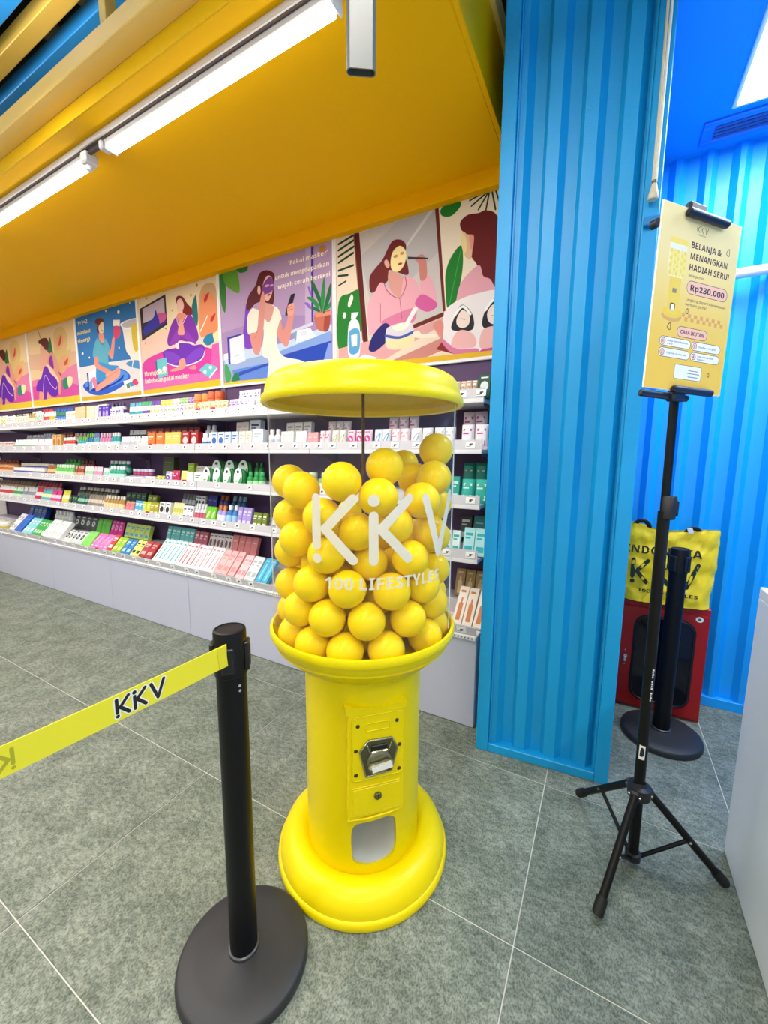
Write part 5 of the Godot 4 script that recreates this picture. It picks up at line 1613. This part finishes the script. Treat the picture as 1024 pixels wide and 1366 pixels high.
const GOODS := """
1 f -6.426 -6.197 3 sachet 0.072 .15 f2f0e0 c8c850 - oval|white sachet with yellow green oval
1 f -6.197 -5.979 3 sachet 0.070 .14 e8e8ea 8a8a90 - bars|pale grey sachet with grey bars
1 f -5.979 -5.642 5 sachet 0.065 .13 f0e6da c89060 - bars|cream sachet with tan print
1 f -5.642 -5.482 4 tube 0.036 .15 c8a070 f0e0c8 b08050 band|slim tan tube
1 f -5.482 -5.311 4 sachet 0.041 .15 e8f4e8 2a9a40 - leaf|white sachet with green leaf
1 f -5.294 -5.162 3 tube 0.040 .15 f4f0f0 d03038 c02028 band|white tube with red band
1 f -5.162 -5.050 3 tube 0.036 .15 f4f0e0 e0b830 e0b830 band|white tube with mustard band
1 f -5.050 -4.818 5 box 0.044 .09 2a78d0 e8f0fa - bars|blue carton lying low
1 f -4.818 -4.627 4 box 0.046 .13 f6f4f0 d8c890 - bars|plain white carton
1 f -4.627 -4.430 3 box 0.063 .16 f2c898 f8ead8 - none|tall peach carton
1 f -4.416 -4.308 3 box 0.035 .16 f2f0c0 fafae8 - none|tall pale yellow carton
1 f -4.308 -4.203 3 box 0.034 .16 d8ecd0 f4faf0 - none|tall pale mint carton
1 f -4.203 -4.026 3 box 0.057 .15 5a30b8 c8b0f0 - oval|violet carton with pale oval
1 f -4.026 -3.833 4 box 0.046 .12 f4f2f8 5a40a0 - bars|white carton with violet lettering bars
1 f -3.821 -3.728 2 jar 0.045 .07 f0e4d0 d8b070 f8f4ec band|cream jar with tan band
1 f -3.717 -3.516 7 tube 0.027 .12 eef6f6 20a0a8 f4f4f4 band|slim white and teal tube
1 f -3.516 -3.410 4 tube 0.026 .12 f0e8f6 7030a8 f4f4f4 band|slim white and purple tube
1 f -3.410 -3.266 3 sachet 0.046 .11 f8f6d8 e0d020 - oval|white sachet with lemon oval
1 f -3.266 -3.176 2 sachet 0.043 .11 fae4e6 e8a0b0 - oval|white sachet with pale pink oval
1 f -3.176 -3.070 2 sachet 0.051 .11 e2f2da 70c070 - oval|white sachet with light green oval
1 f -3.070 -2.957 2 sachet 0.054 .11 e8e0f4 9080c8 - oval|white sachet with lavender oval
1 f -2.957 -2.831 3 sachet 0.041 .11 fae8d8 e8a078 - oval|white sachet with peach oval
1 f -2.804 -2.470 7 sachet 0.046 .11 f8ecca e89a28 - oval|cream sachet with orange oval
1 f -2.454 -2.368 2 sachet 0.041 .11 d8ccf0 5a40a8 - bars|lilac sachet with violet bars
1 f -2.368 -2.197 4 sachet 0.041 .11 f6f4fa 5a4898 - bars|white sachet with small violet bars
1 f -2.190 -2.097 2 sachet 0.044 .11 e2f4e6 20a060 - bars|white sachet with green bars
1 f -0.737 -0.616 4 sachet 0.029 .10 f2e6d8 d89050 - oval|beige sachet with tan oval
1 f -0.612 -0.543 1 box 0.062 .12 0e4a38 e8f0ec - oval|dark green carton with white oval
1 b -6.282 -5.854 5 box 0.077 .13 2a2a30 e8e8e8 - bars|black carton on the rear step
1 b -5.816 -5.599 3 sachet 0.066 .13 d8f0d8 30a040 - leaf|green leaf sachet on the rear step
1 b -5.564 -5.324 4 tube 0.054 .14 d84038 f6f0f0 c03030 band|red tube on the rear step
1 b -5.307 -4.909 6 tube 0.060 .14 1a50a8 20904a 18408a band|dark blue tube with green band on the rear step
1 b -4.419 -4.258 3 box 0.051 .13 eef2e4 b0c8a0 - bars|pale carton on the rear step above violet cartons
1 b -4.245 -3.956 5 bottle 0.052 .13 f0eef4 6048a0 302860 band|white bottle with dark violet cap on the rear step
1 b -3.883 -3.720 4 tube 0.037 .12 58b8d0 f0fafa e8f4f8 band|sky blue tube on the rear step
1 b -3.720 -3.563 4 tube 0.036 .12 48b078 f0faf0 e8f8ee band|sea green tube on the rear step
1 b -3.552 -3.434 3 tube 0.036 .12 6838b0 f0e8fa e8e0f4 band|purple tube on the rear step
1 b -3.423 -3.268 3 sachet 0.050 .12 f2e880 d8c020 - oval|yellow sachet on the rear step
1 b -3.268 -3.168 2 sachet 0.048 .12 f6dede e8b0b8 - oval|pale pink sachet on the rear step
1 b -3.168 -3.052 3 sachet 0.037 .12 b8dca0 60b050 - oval|leaf green sachet on the rear step
1 b -3.052 -2.976 2 sachet 0.036 .12 c8a8dc 7848a8 - oval|mauve sachet on the rear step
1 b -2.957 -2.794 2 jar 0.078 .13 e07820 f0b050 e89038 band|large round orange pack on the rear step
1 b -2.794 -2.639 2 jar 0.075 .14 d86820 f4e0c0 d05818 band|large burnt orange round pack on the rear step
1 b -2.458 -2.242 4 sachet 0.052 .13 f0eef6 483888 - bars|white sachet with dark violet bars on the rear step
2 f -6.505 -6.052 6 box 0.068 .10 f0e4e0 d04848 - bars|white carton with red bars
2 f -6.013 -5.529 8 bottle 0.054 .12 f2f6f0 60b868 f8f8f8 band|small white bottle with green band
2 f -5.529 -5.124 8 bottle 0.046 .12 f4f2f0 e8b8b8 f8f8f8 band|small white bottle with blush band
2 f -5.124 -4.949 2 box 0.078 .16 e8b878 b87838 - oval|tall tan carton with brown flower oval
2 f -4.918 -4.678 5 bottle 0.043 .13 c83028 f4e8e4 f4f0e8 band|red bottle with white cap
2 f -4.635 -4.465 4 bottle 0.038 .13 38a8a0 e0f4f0 68c038 band|teal bottle with lime cap
2 f -4.465 -4.342 3 bottle 0.037 .16 3070a0 d0e4f0 78c040 band|slate blue bottle with lime cap
2 f -4.342 -4.235 3 bottle 0.034 .16 58a8b8 e4f4f6 8078b8 band|aqua bottle with lavender cap
2 f -4.222 -4.043 4 bottle 0.040 .16 d880a8 f8e8f0 f0c0d0 band|pink bottle with blush cap
2 f -4.031 -3.896 3 bottle 0.043 .16 20a0a0 d8f0ee f0f4f4 band|wide teal bottle with white cap
2 f -3.884 -3.640 7 tube 0.033 .12 f4f4f4 c8c8cc 28282c band|white tube with black cap
2 f -3.629 -3.453 4 tube 0.042 .12 f6f6f4 d8d8d8 f2f2f2 band|all white tube
2 f -3.453 -3.235 2 box 0.098 .14 e88038 f8d8a8 - bars|orange carton
2 f -3.225 -3.011 2 box 0.096 .14 ecd060 f8f0c0 - bars|yellow carton
2 f -3.002 -2.792 2 box 0.094 .14 b02028 f0d0d0 - oval|crimson carton with white pattern
2 f -2.774 -2.670 3 bottle 0.033 .13 f2f4f8 4080c8 f8f8fa band|white bottle with blue band
2 f -2.662 -2.512 2 box 0.067 .13 e8f0fa 3868b8 - oval|pale blue carton with navy ring
2 f -2.512 -2.369 2 box 0.064 .13 d8e8fa 2848b8 - bars|pale blue carton with royal blue swirl
2 f -2.362 -2.225 2 box 0.065 .13 f6ece0 f0c0a8 - bars|cream carton with peach bars
2 f -2.218 -2.109 1 box 0.098 .14 eef4f6 b8c8d0 - bars|white and pale grey carton
2 b -5.996 -5.589 6 bottle 0.061 .12 c8c8cc e8e8ea d8d8dc band|silver grey bottle on the rear step
2 b -5.589 -5.348 4 bottle 0.054 .13 b8b8c0 e8e8ea d0d0d8 band|darker grey bottle on the rear step
2 b -5.199 -4.929 4 box 0.061 .13 8a2820 d8a090 - bars|dark red carton on the rear step
2 b -4.914 -4.690 4 bottle 0.050 .12 d0b0a0 f0e4dc e8d8cc band|dusty pink bottle on the rear step
2 b -4.661 -4.354 5 bottle 0.055 .13 205868 90c0c0 204858 band|dark teal bottle on the rear step
2 b -3.920 -3.662 5 tube 0.046 .13 f2f2f2 303034 f4f4f4 band|white tube with black band on the rear step
2 b -3.640 -3.400 3 box 0.072 .13 a83828 e8b0a0 - bars|rust carton on the rear step
2 b -3.379 -2.906 6 box 0.071 .13 701820 c88080 - bars|wine red carton on the rear step
2 b -2.851 -2.726 2 bottle 0.056 .14 f0f2f6 90a8c8 f4f4f8 band|white bottle on the rear step beside blue cartons
2 b -2.498 -2.362 2 box 0.065 .15 f4ece4 f0b8a0 - bars|cream carton on the rear step
2 b -2.347 -2.232 1 box 0.103 .16 eaf0f4 404858 - bars|white carton with dark stamp on the rear step
2 f -2.074 -1.964 2 bottle 0.050 .14 f0f2f4 d0d8e0 f4f4f8 band|white bottle seen through the drum
2 f -1.957 -1.844 2 box 0.054 .12 f4f2ea e0d8c8 - bars|ivory carton seen through the drum
2 f -1.831 -1.736 2 box 0.046 .12 f6f4f4 e8dcdc - none|plain white carton seen through the drum
2 f -1.730 -1.644 2 box 0.041 .11 f2a8a8 f8dcdc - none|coral pink carton seen through the drum
2 f -1.632 -1.549 2 sachet 0.040 .12 f8e0e4 d85878 - bars|white sachet with rose bars
2 f -1.537 -1.434 2 sachet 0.049 .12 f2f0e0 a0b070 - leaf|ivory sachet with sage leaf
2 f -1.423 -1.241 3 sachet 0.055 .12 f8d8e4 e01888 - oval|pale sachet with hot pink burst
2 f -1.230 -1.119 2 sachet 0.053 .12 f0f4fa 4898d8 - leaf|white sachet with blue wave
2 f -1.114 -0.999 2 sachet 0.055 .12 f8e4e8 e06080 - bars|blush sachet with pink bars
2 f -0.989 -0.857 2 sachet 0.063 .12 f4f4f6 a8b0b8 - leaf|white sachet with grey pattern
2 f -0.848 -0.728 2 sachet 0.058 .12 f4f4f4 c8ccd0 - bars|white sachet with pale grey bars
2 f -0.694 -0.550 2 sachet 0.066 .13 f6f2f6 d02898 - bars|white sachet with magenta lettering bars
2 b -2.000 -1.766 3 box 0.070 .13 e4e0d8 a89888 - bars|beige carton on the rear step seen through the drum
2 b -1.640 -1.461 3 sachet 0.057 .13 e8dce0 b89098 - bars|grey pink sachet on the rear step
2 b -1.186 -0.985 3 sachet 0.060 .14 e4d8e0 c84868 - bars|mauve grey sachet on the rear step
2 b -0.720 -0.585 2 sachet 0.065 .15 ecd8e0 b82080 - bars|pale sachet with dark magenta bars on the rear step
3 f -6.589 -6.148 7 bottle 0.057 .11 b86830 f0c898 e8a868 band|amber bottle with tan cap
3 f -6.128 -5.387 11 jar 0.061 .09 2820a8 8880e0 f2eedc band|indigo jar with ivory lid
3 f -5.336 -5.152 5 tube 0.033 .13 a86830 e8c090 804818 band|brown tube
3 f -5.136 -4.762 7 bottle 0.048 .14 68c850 e0f4d8 d8f0d0 band|bright green bottle
3 f -4.732 -4.572 4 bottle 0.036 .13 a03828 f0b898 d8a080 band|rust bottle with peach label
3 f -4.558 -4.404 4 tube 0.036 .13 e8f4e8 b0d8a8 f4f4f0 band|white and pale green tube
3 f -4.390 -4.243 4 tube 0.035 .13 f0d8e4 e098b8 f8f0f4 band|white and pale pink tube
3 f -4.229 -4.100 3 tube 0.039 .12 e8f4f0 a0d8c8 f4f6f4 band|white and mint tube
3 f -4.100 -3.865 5 bottle 0.045 .14 28a888 c8f0e4 f0f4f2 band|jade bottle with pearl cap
3 f -3.841 -3.747 2 jar 0.045 .05 2830b0 9098e8 f0f0f4 band|low blue jar in white tray
3 f -3.735 -3.565 3 jar 0.051 .05 e080c0 f4d0e8 f4f0f4 band|low pink jar in white tray
3 f -3.543 -3.402 3 box 0.045 .06 f4f4f4 d8d8d8 - none|low white carton
3 f -3.391 -3.277 2 sachet 0.052 .07 e8e060 40a840 - oval|low yellow and green sachet
3 f -3.266 -3.185 1 sachet 0.073 .11 e8e0f4 7048b8 - oval|white sachet with purple oval
3 f -3.175 -3.077 1 sachet 0.089 .12 d01858 f8d0e0 - bars|crimson sachet with pale bars
3 f -3.067 -2.981 1 sachet 0.077 .12 e8f080 f4f8c0 - none|lemon yellow sachet
3 f -2.972 -2.888 1 box 0.075 .11 f6f6f4 d0d8d0 - bars|white carton beside lemon sachet
3 f -2.879 -2.780 1 box 0.089 .11 f4f6f4 409060 - bars|white carton with green line beside oval bottles
3 f -2.771 -2.309 4 oval 0.104 .15 18803a f6faf6 - oval|green pouch bottle with big white oval label
3 f -2.293 -2.122 3 bottle 0.051 .13 209848 b8e8b8 38b060 band|emerald bottle
3 b -6.958 -6.265 7 bottle 0.089 .12 783018 c88048 602010 band|dark amber bottle on the rear step
3 b -6.184 -5.408 11 jar 0.064 .08 302890 b0a8e0 d8d0b8 band|dark indigo jar on the rear step
3 b -5.142 -4.830 4 bottle 0.070 .14 309030 90d880 287828 band|forest green bottle on the rear step
3 b -4.815 -4.567 4 bottle 0.056 .13 702028 c08890 501820 band|maroon bottle on the rear step
3 b -4.291 -3.959 5 bottle 0.060 .13 107868 78c8b0 e0ece8 band|dark jade bottle on the rear step
3 b -3.886 -3.584 5 jar 0.054 .06 3048a8 d04060 e8e0f0 band|low blue and red jar on the rear step
3 b -3.430 -3.262 1 box 0.151 .17 3a4420 687838 - none|tall dark olive carton leaning on the rear step
3 b -3.092 -3.005 1 box 0.078 .12 98b828 c8dc70 - bars|lime carton on the rear step
3 b -2.986 -2.783 3 box 0.061 .10 d8d4cc 988878 - bars|grey beige carton on the rear step
3 b -2.783 -2.346 3 oval 0.131 .15 18702e e8f4ea - oval|green pouch bottle with oval label on the rear step
3 b -2.330 -2.237 2 bottle 0.042 .14 107030 70c080 0c5824 band|deep green bottle on the rear step
3 f -1.967 -1.437 5 bottle 0.096 .14 90a878 d8e4c8 c8d8b8 band|sage bottle seen through the drum
3 f -0.923 -0.810 2 box 0.054 .15 20a090 c0f0e8 - none|turquoise carton seen through the drum
3 f -0.796 -0.693 2 box 0.050 .14 28a898 d0f4ee - bars|turquoise carton with white bars behind the drum edge
3 f -0.685 -0.538 2 sachet 0.070 .13 30b8a8 e4f8f4 - bars|turquoise sachet with white lower half
3 b -0.710 -0.573 2 sachet 0.066 .16 148878 b0e8dc - none|dark turquoise sachet on the rear step
4 f -6.672 -6.266 6 tube 0.061 .15 e8e4e4 c83838 f0f0f0 band|white tube with red band
4 f -6.266 -6.044 4 tube 0.050 .15 d8e8d8 38a048 f0f0f0 band|white tube with green band
4 f -6.025 -5.702 6 tube 0.048 .16 d0d0d4 909098 f4f4f4 band|silver grey tube
4 f -5.684 -5.539 2 tube 0.065 .17 c01838 f4d8dc f4f0f0 band|crimson tube
4 f -5.539 -5.331 4 tube 0.047 .15 58c0c0 f4f0a0 f4f4f0 band|turquoise tube with yellow band
4 f -5.331 -5.115 4 tube 0.049 .15 e03888 f8d0e4 f4e8f0 band|hot pink tube
4 f -5.083 -4.940 3 tube 0.043 .16 e8d848 f8f4c8 f0e8a0 band|yellow tube
4 f -4.924 -4.772 3 box 0.049 .11 285038 90b898 - bars|bottle green carton
4 f -4.772 -4.581 4 tube 0.043 .14 205848 98c8b0 d8e8e0 band|dark green tube
4 f -4.566 -4.262 6 tube 0.046 .14 988878 d8ccb8 e0d8cc band|taupe tube
4 f -4.262 -3.918 7 bottle 0.044 .15 b88838 f0dcb0 e8e0d0 band|golden bottle with ivory cap
4 f -3.905 -3.762 2 sachet 0.066 .11 e89090 c02830 - bars|salmon sachet with red bars
4 f -3.750 -3.623 2 box 0.061 .12 58b8e8 f4f8fa - bars|sky blue and white carton
4 f -3.623 -3.511 2 box 0.054 .12 d0e038 f6f8e0 - bars|lime and white carton
4 f -3.511 -3.392 2 box 0.057 .12 b8a828 f4f0c8 - bars|olive yellow carton
4 f -3.381 -3.225 2 box 0.070 .13 f4f4f4 28282c - oval|white carton with black square print
4 f -3.215 -3.076 4 tube 0.033 .14 f0ecb0 d8d060 c8c8cc band|pale yellow tube
4 f -3.066 -2.932 3 box 0.043 .12 f4f4f4 707078 - bars|white carton with grey bars
4 f -2.923 -2.785 4 bottle 0.033 .15 e4e4e8 d06078 f0f0f2 band|pearl white bottle with rose band
4 f -2.776 -2.662 2 box 0.054 .13 78d020 e4f8b8 - leaf|vivid lime carton
4 f -2.653 -2.551 2 bottle 0.046 .15 b8a8f0 f0ecfc e88038 band|lavender bottle with orange cap
4 f -2.543 -2.428 2 bottle 0.052 .16 3880c8 a8d4f0 f0f4f8 band|blue bottle with white cap
4 f -2.420 -2.278 3 box 0.045 .15 b098e0 e4dcf8 - bars|lilac carton
4 f -2.263 -2.128 3 box 0.043 .12 788828 f0f4d8 - bars|olive and white small carton
4 b -7.042 -5.942 12 tube 0.083 .15 786048 c8a888 504030 band|brown tube on the rear step
4 b -5.904 -5.332 7 tube 0.074 .16 a01838 e0b0b8 801028 band|dark crimson tube on the rear step
4 b -4.944 -4.202 11 bottle 0.061 .14 484840 988870 d8d0c4 band|charcoal bottle on the rear step
4 b -4.048 -3.732 4 box 0.071 .12 284838 70a080 - bars|dark green carton on the rear step
4 b -3.709 -3.572 2 box 0.062 .11 88982c d8dc90 - bars|moss green carton on the rear step
4 b -3.229 -3.049 4 tube 0.040 .15 606468 b8bcc0 404448 band|dark grey tube on the rear step
4 b -3.049 -2.915 3 box 0.043 .14 e4e4e8 303038 - oval|white carton with black circles on the rear step
4 b -2.887 -2.767 2 box 0.057 .15 182080 7880d8 - none|navy carton on the rear step
4 b -2.749 -2.643 2 bottle 0.048 .16 403880 b07048 b86020 band|indigo bottle with brown cap on the rear step
4 b -2.609 -2.441 3 bottle 0.050 .16 205078 80b0d0 90b0c0 band|dark blue bottle with grey cap on the rear step
4 f -2.070 -1.909 3 box 0.052 .13 e8e8ec 9098a0 - bars|light grey carton seen through the drum
4 f -0.779 -0.683 2 box 0.046 .13 e0f4f0 30b0a8 - bars|white and turquoise carton behind the drum edge
4 f -0.666 -0.538 2 box 0.061 .15 b8ecec 28b8c0 - bars|pale aqua carton with turquoise lettering bars
4 b -0.718 -0.647 1 box 0.068 .15 282c2c c8d0d0 - bars|black carton on the rear step beside turquoise cartons
4 b -0.638 -0.570 1 box 0.066 .15 208888 90d8d8 - none|teal carton on the rear step
5 f -6.565 -6.163 2 jar 0.160 .10 f0ead0 d8c050 f4f0e0 band|cream bag-shaped case with yellow top
5 f -6.143 -5.983 2 box 0.074 .22 f2f2f0 b8b8b8 - bars|tall white carton beside cream case
5 f -5.983 -5.810 2 box 0.081 .22 2a68d0 90b8f0 - none|tall cobalt carton
5 f -5.791 -5.588 3 box 0.063 .20 90dce0 f0fafa - bars|light aqua carton
5 f -5.570 -5.341 4 box 0.053 .20 38b048 d0f0d0 - bars|grass green carton
5 f -5.324 -4.930 4 box 0.091 .21 f4f4f2 d8d8d8 - bars|tall white carton with grey line
5 f -4.899 -4.540 5 sachet 0.065 .15 d8dcdc 30343a - oval|black and white sachet
5 f -4.526 -4.372 3 sachet 0.049 .17 88e060 e0f8d0 - none|lime green sachet
5 f -4.358 -4.067 4 sachet 0.066 .17 e878c0 f8c8e8 - leaf|bubblegum pink sachet
5 f -4.054 -3.978 1 box 0.070 .16 d03830 f0f0f0 - bars|tomato red carton
5 f -3.966 -3.831 2 box 0.063 .15 98c828 e8f0a0 - bars|apple green carton
5 f -3.819 -3.689 2 box 0.060 .15 2880c8 a8d8f0 - bars|azure carton
5 f -3.677 -3.552 2 box 0.058 .15 e8f080 303020 - bars|pale lemon carton with black bars
5 f -3.541 -3.356 2 box 0.086 .15 a81820 e8a8a8 - bars|deep red carton
5 f -3.345 -3.041 6 box 0.047 .21 e8f8f6 28b0a0 - stripe|white carton with turquoise stripe
5 f -3.031 -2.833 4 box 0.046 .21 fae8ea c83050 - stripe|white carton with red stripe
5 f -2.824 -2.578 5 box 0.046 .21 faf2f0 d88890 - stripe|white carton with rose stripe
5 f -2.561 -2.349 3 box 0.066 .20 f4b0b0 e88888 - bars|salmon pink carton
5 f -2.341 -2.256 2 box 0.040 .19 f8c0c4 e88890 - bars|light pink carton
5 f -2.248 -2.143 2 box 0.049 .19 d8e0e0 a8b0b0 - bars|pale grey green carton
5 f -2.136 -2.020 2 box 0.054 .19 18a0c8 78d0e8 - stripe|cyan carton
5 b -6.231 -5.804 4 box 0.099 .18 2048a0 60a0a0 - bars|dark blue carton on the rear step
5 b -5.550 -5.144 5 bottle 0.073 .18 e4e4e2 c8c8c8 f0f0ee band|tall white bottle on the rear step
5 b -5.144 -4.709 4 sachet 0.098 .15 484c50 d8dcdc - oval|charcoal sachet on the rear step
5 b -4.695 -4.451 3 sachet 0.073 .15 60c040 c8f0b8 - none|green sachet on the rear step
5 b -4.437 -4.206 3 sachet 0.069 .15 d02090 f0a0d0 - oval|magenta sachet on the rear step
5 b -4.154 -3.757 5 box 0.074 .14 c8e070 58a8d0 - bars|lime and blue carton on the rear step
5 b -3.504 -3.124 6 box 0.059 .17 68c8c8 e0f8f4 - bars|aqua carton with white window on the rear step
5 b -3.114 -2.947 3 box 0.052 .16 c86878 f4d8dc - bars|dusty rose carton on the rear step
5 b -2.928 -2.653 6 box 0.043 .16 f0ece8 806060 - oval|ivory carton with brown oval on the rear step
5 b -2.644 -2.366 4 box 0.065 .17 e89090 f4c8c8 - none|salmon carton on the rear step
5 f -0.679 -0.507 3 box 0.053 .22 f4e4d4 d07830 - bottle|cream carton with amber bottle picture
5 b -0.745 -0.566 3 box 0.056 .16 a08048 d8c090 - bottle|tan carton with picture on the rear step
"""
const BALLS := """
-0.4831 1.4214 -1.2231|yellow ball highest in the drum, alone against its right side
-0.5563 1.3711 -1.0170|yellow ball on top of the pile, just right of the centre rod
-0.5557 1.3286 -1.2170|yellow ball below and left of the highest ball, near the pile top
-0.6230 1.3325 -0.9004|yellow ball on top of the pile, just left of the centre rod
-0.7644 1.3038 -0.9021|yellow ball high in the pile, above the first letter's stem
-0.8637 1.3209 -0.9648|yellow ball highest at the far left wall of the drum
-0.5374 1.2905 -0.9491|yellow ball directly behind the dot of the letter i
-0.4652 1.2750 -1.0738|yellow ball between the second K and the V, upper pile
-0.4635 1.3361 -1.1617|yellow ball half hidden below the highest ball at right
-0.6588 1.3721 -1.3512|yellow ball peeping out behind the two top balls
-0.4824 1.2494 -1.2215|yellow ball at the right drum wall beside the top of the V
-0.8657 1.2140 -0.9670|yellow ball second from the top along the left drum wall
-0.6820 1.2336 -0.8899|yellow ball right behind the stem of the first K
-0.7934 1.1557 -0.9137|yellow ball third from the top along the left drum wall
-0.6017 1.1902 -0.9458|yellow ball between the arms of the first K and the i
-0.5198 1.2063 -1.0127|yellow ball behind the stem and arms of the second K
-0.4601 1.1746 -1.1229|yellow ball behind the left stroke of the V
-0.4828 1.1425 -1.2225|yellow ball at the right wall beside the foot of the V
-0.6688 1.1274 -0.8909|yellow ball behind the lower dot of the first K
-0.8742 1.0977 -0.9770|yellow ball at the left wall level with the first K's dot
-0.5895 1.0922 -0.9926|yellow ball below the foot of the i stem
-0.4783 1.1097 -1.0321|yellow ball below the lower arm of the second K
-0.4783 1.0361 -1.2123|yellow ball at the right below the V, behind the small words
-0.7233 1.0353 -0.8917|yellow ball left of the small digits 100, below the first K
-0.6096 1.0336 -0.9050|yellow ball directly below the small digits 100
-0.5096 1.0224 -0.9788|yellow ball with slanting seam below the middle of the small words
-0.6157 0.9159 -1.3416|yellow ball half hidden below the right end of the small words
-0.5055 0.9430 -1.2602|yellow ball at the right wall below the small words
-0.8909 0.8927 -1.0008|yellow ball low at the left wall above the bowl rim
-0.6691 0.9431 -0.8909|yellow ball second row from the bottom, left of centre
-0.5623 0.9409 -0.9296|yellow ball second row from the bottom, at the centre
-0.4804 0.9308 -1.0273|yellow ball second row from the bottom, right of centre
-0.4788 0.8505 -1.2135|yellow ball low at the right wall above the bowl rim
-0.7232 0.8505 -0.8917|yellow ball in the bottom row, left end before the rim
-0.6168 0.8505 -0.9024|yellow ball in the bottom row, left of the middle
-0.5192 0.8505 -0.9673|yellow ball in the bottom row, right of the middle
-0.4605 0.8505 -1.1082|yellow ball in the bottom row, right end before the rim
-0.8231 0.8505 -0.9298|yellow ball lowest in the left corner of the drum
-0.8665 0.9914 -0.9679|yellow ball half hidden at the left wall above the lowest corner
-0.8381 1.1890 -1.2708|yellow ball deep behind the upper arm of the first K
-0.4635 0.9430 -1.1617|yellow ball half hidden at the right wall below the V foot
-0.6353 1.0207 -1.3475|
-0.6806 0.9388 -1.0530|
-0.7585 0.8505 -1.1553|
-0.5811 0.9769 -1.0439|
-0.9186 1.1229 -1.1767|
-0.6107 0.9635 -1.2462|
-0.7840 0.9545 -1.2204|
-0.7403 0.8505 -0.9972|
-0.6992 0.8505 -1.3546|
-0.5423 0.8505 -1.2996|
-0.6506 1.0184 -1.1182|
-0.8527 0.9207 -1.1447|
-0.6446 0.8505 -1.2624|
-0.8377 1.0437 -1.3039|
-0.7284 1.0822 -1.0818|
-0.8540 0.8505 -1.2896|
-0.4629 1.0185 -1.0859|
-0.5999 1.1209 -1.3354|
-0.9174 0.9754 -1.0630|
-0.6732 1.0255 -0.9907|
-0.7513 0.8505 -1.2615|
-0.7308 1.0469 -1.1829|
-0.8361 1.0582 -1.1979|
-0.6569 1.1198 -1.1572|
-0.7696 1.0712 -0.9812|
-0.5686 0.9566 -1.1482|
-0.6632 1.0762 -1.2605|
-0.5413 1.0361 -1.2988|
-0.9233 0.8505 -1.0936|
-0.7612 0.9685 -1.1167|
-0.8079 0.9425 -1.3241|
-0.7785 0.9449 -0.9062|
-0.7056 0.9474 -1.2929|
-0.5571 1.0693 -1.0920|
-0.6343 0.8505 -1.0073|
-0.9118 0.8505 -1.1998|
-0.5793 0.8505 -1.1781|
-0.6880 0.9263 -1.1824|
-0.9207 1.0843 -1.0770|
-0.8273 1.0329 -1.0627|
-0.5824 1.0526 -1.1945|
-0.8203 1.1253 -1.1161|
-0.9208 1.0008 -1.1668|
-0.5587 0.8777 -1.0770|
-0.6617 0.8505 -1.1104|
-0.6867 1.1363 -0.9995|
-0.7793 0.9490 -1.0131|
-0.7416 1.0319 -1.3495|
-0.8198 0.8505 -1.0682|
-0.7637 1.1121 -1.2679|
-0.8861 0.9450 -1.2512|
"""
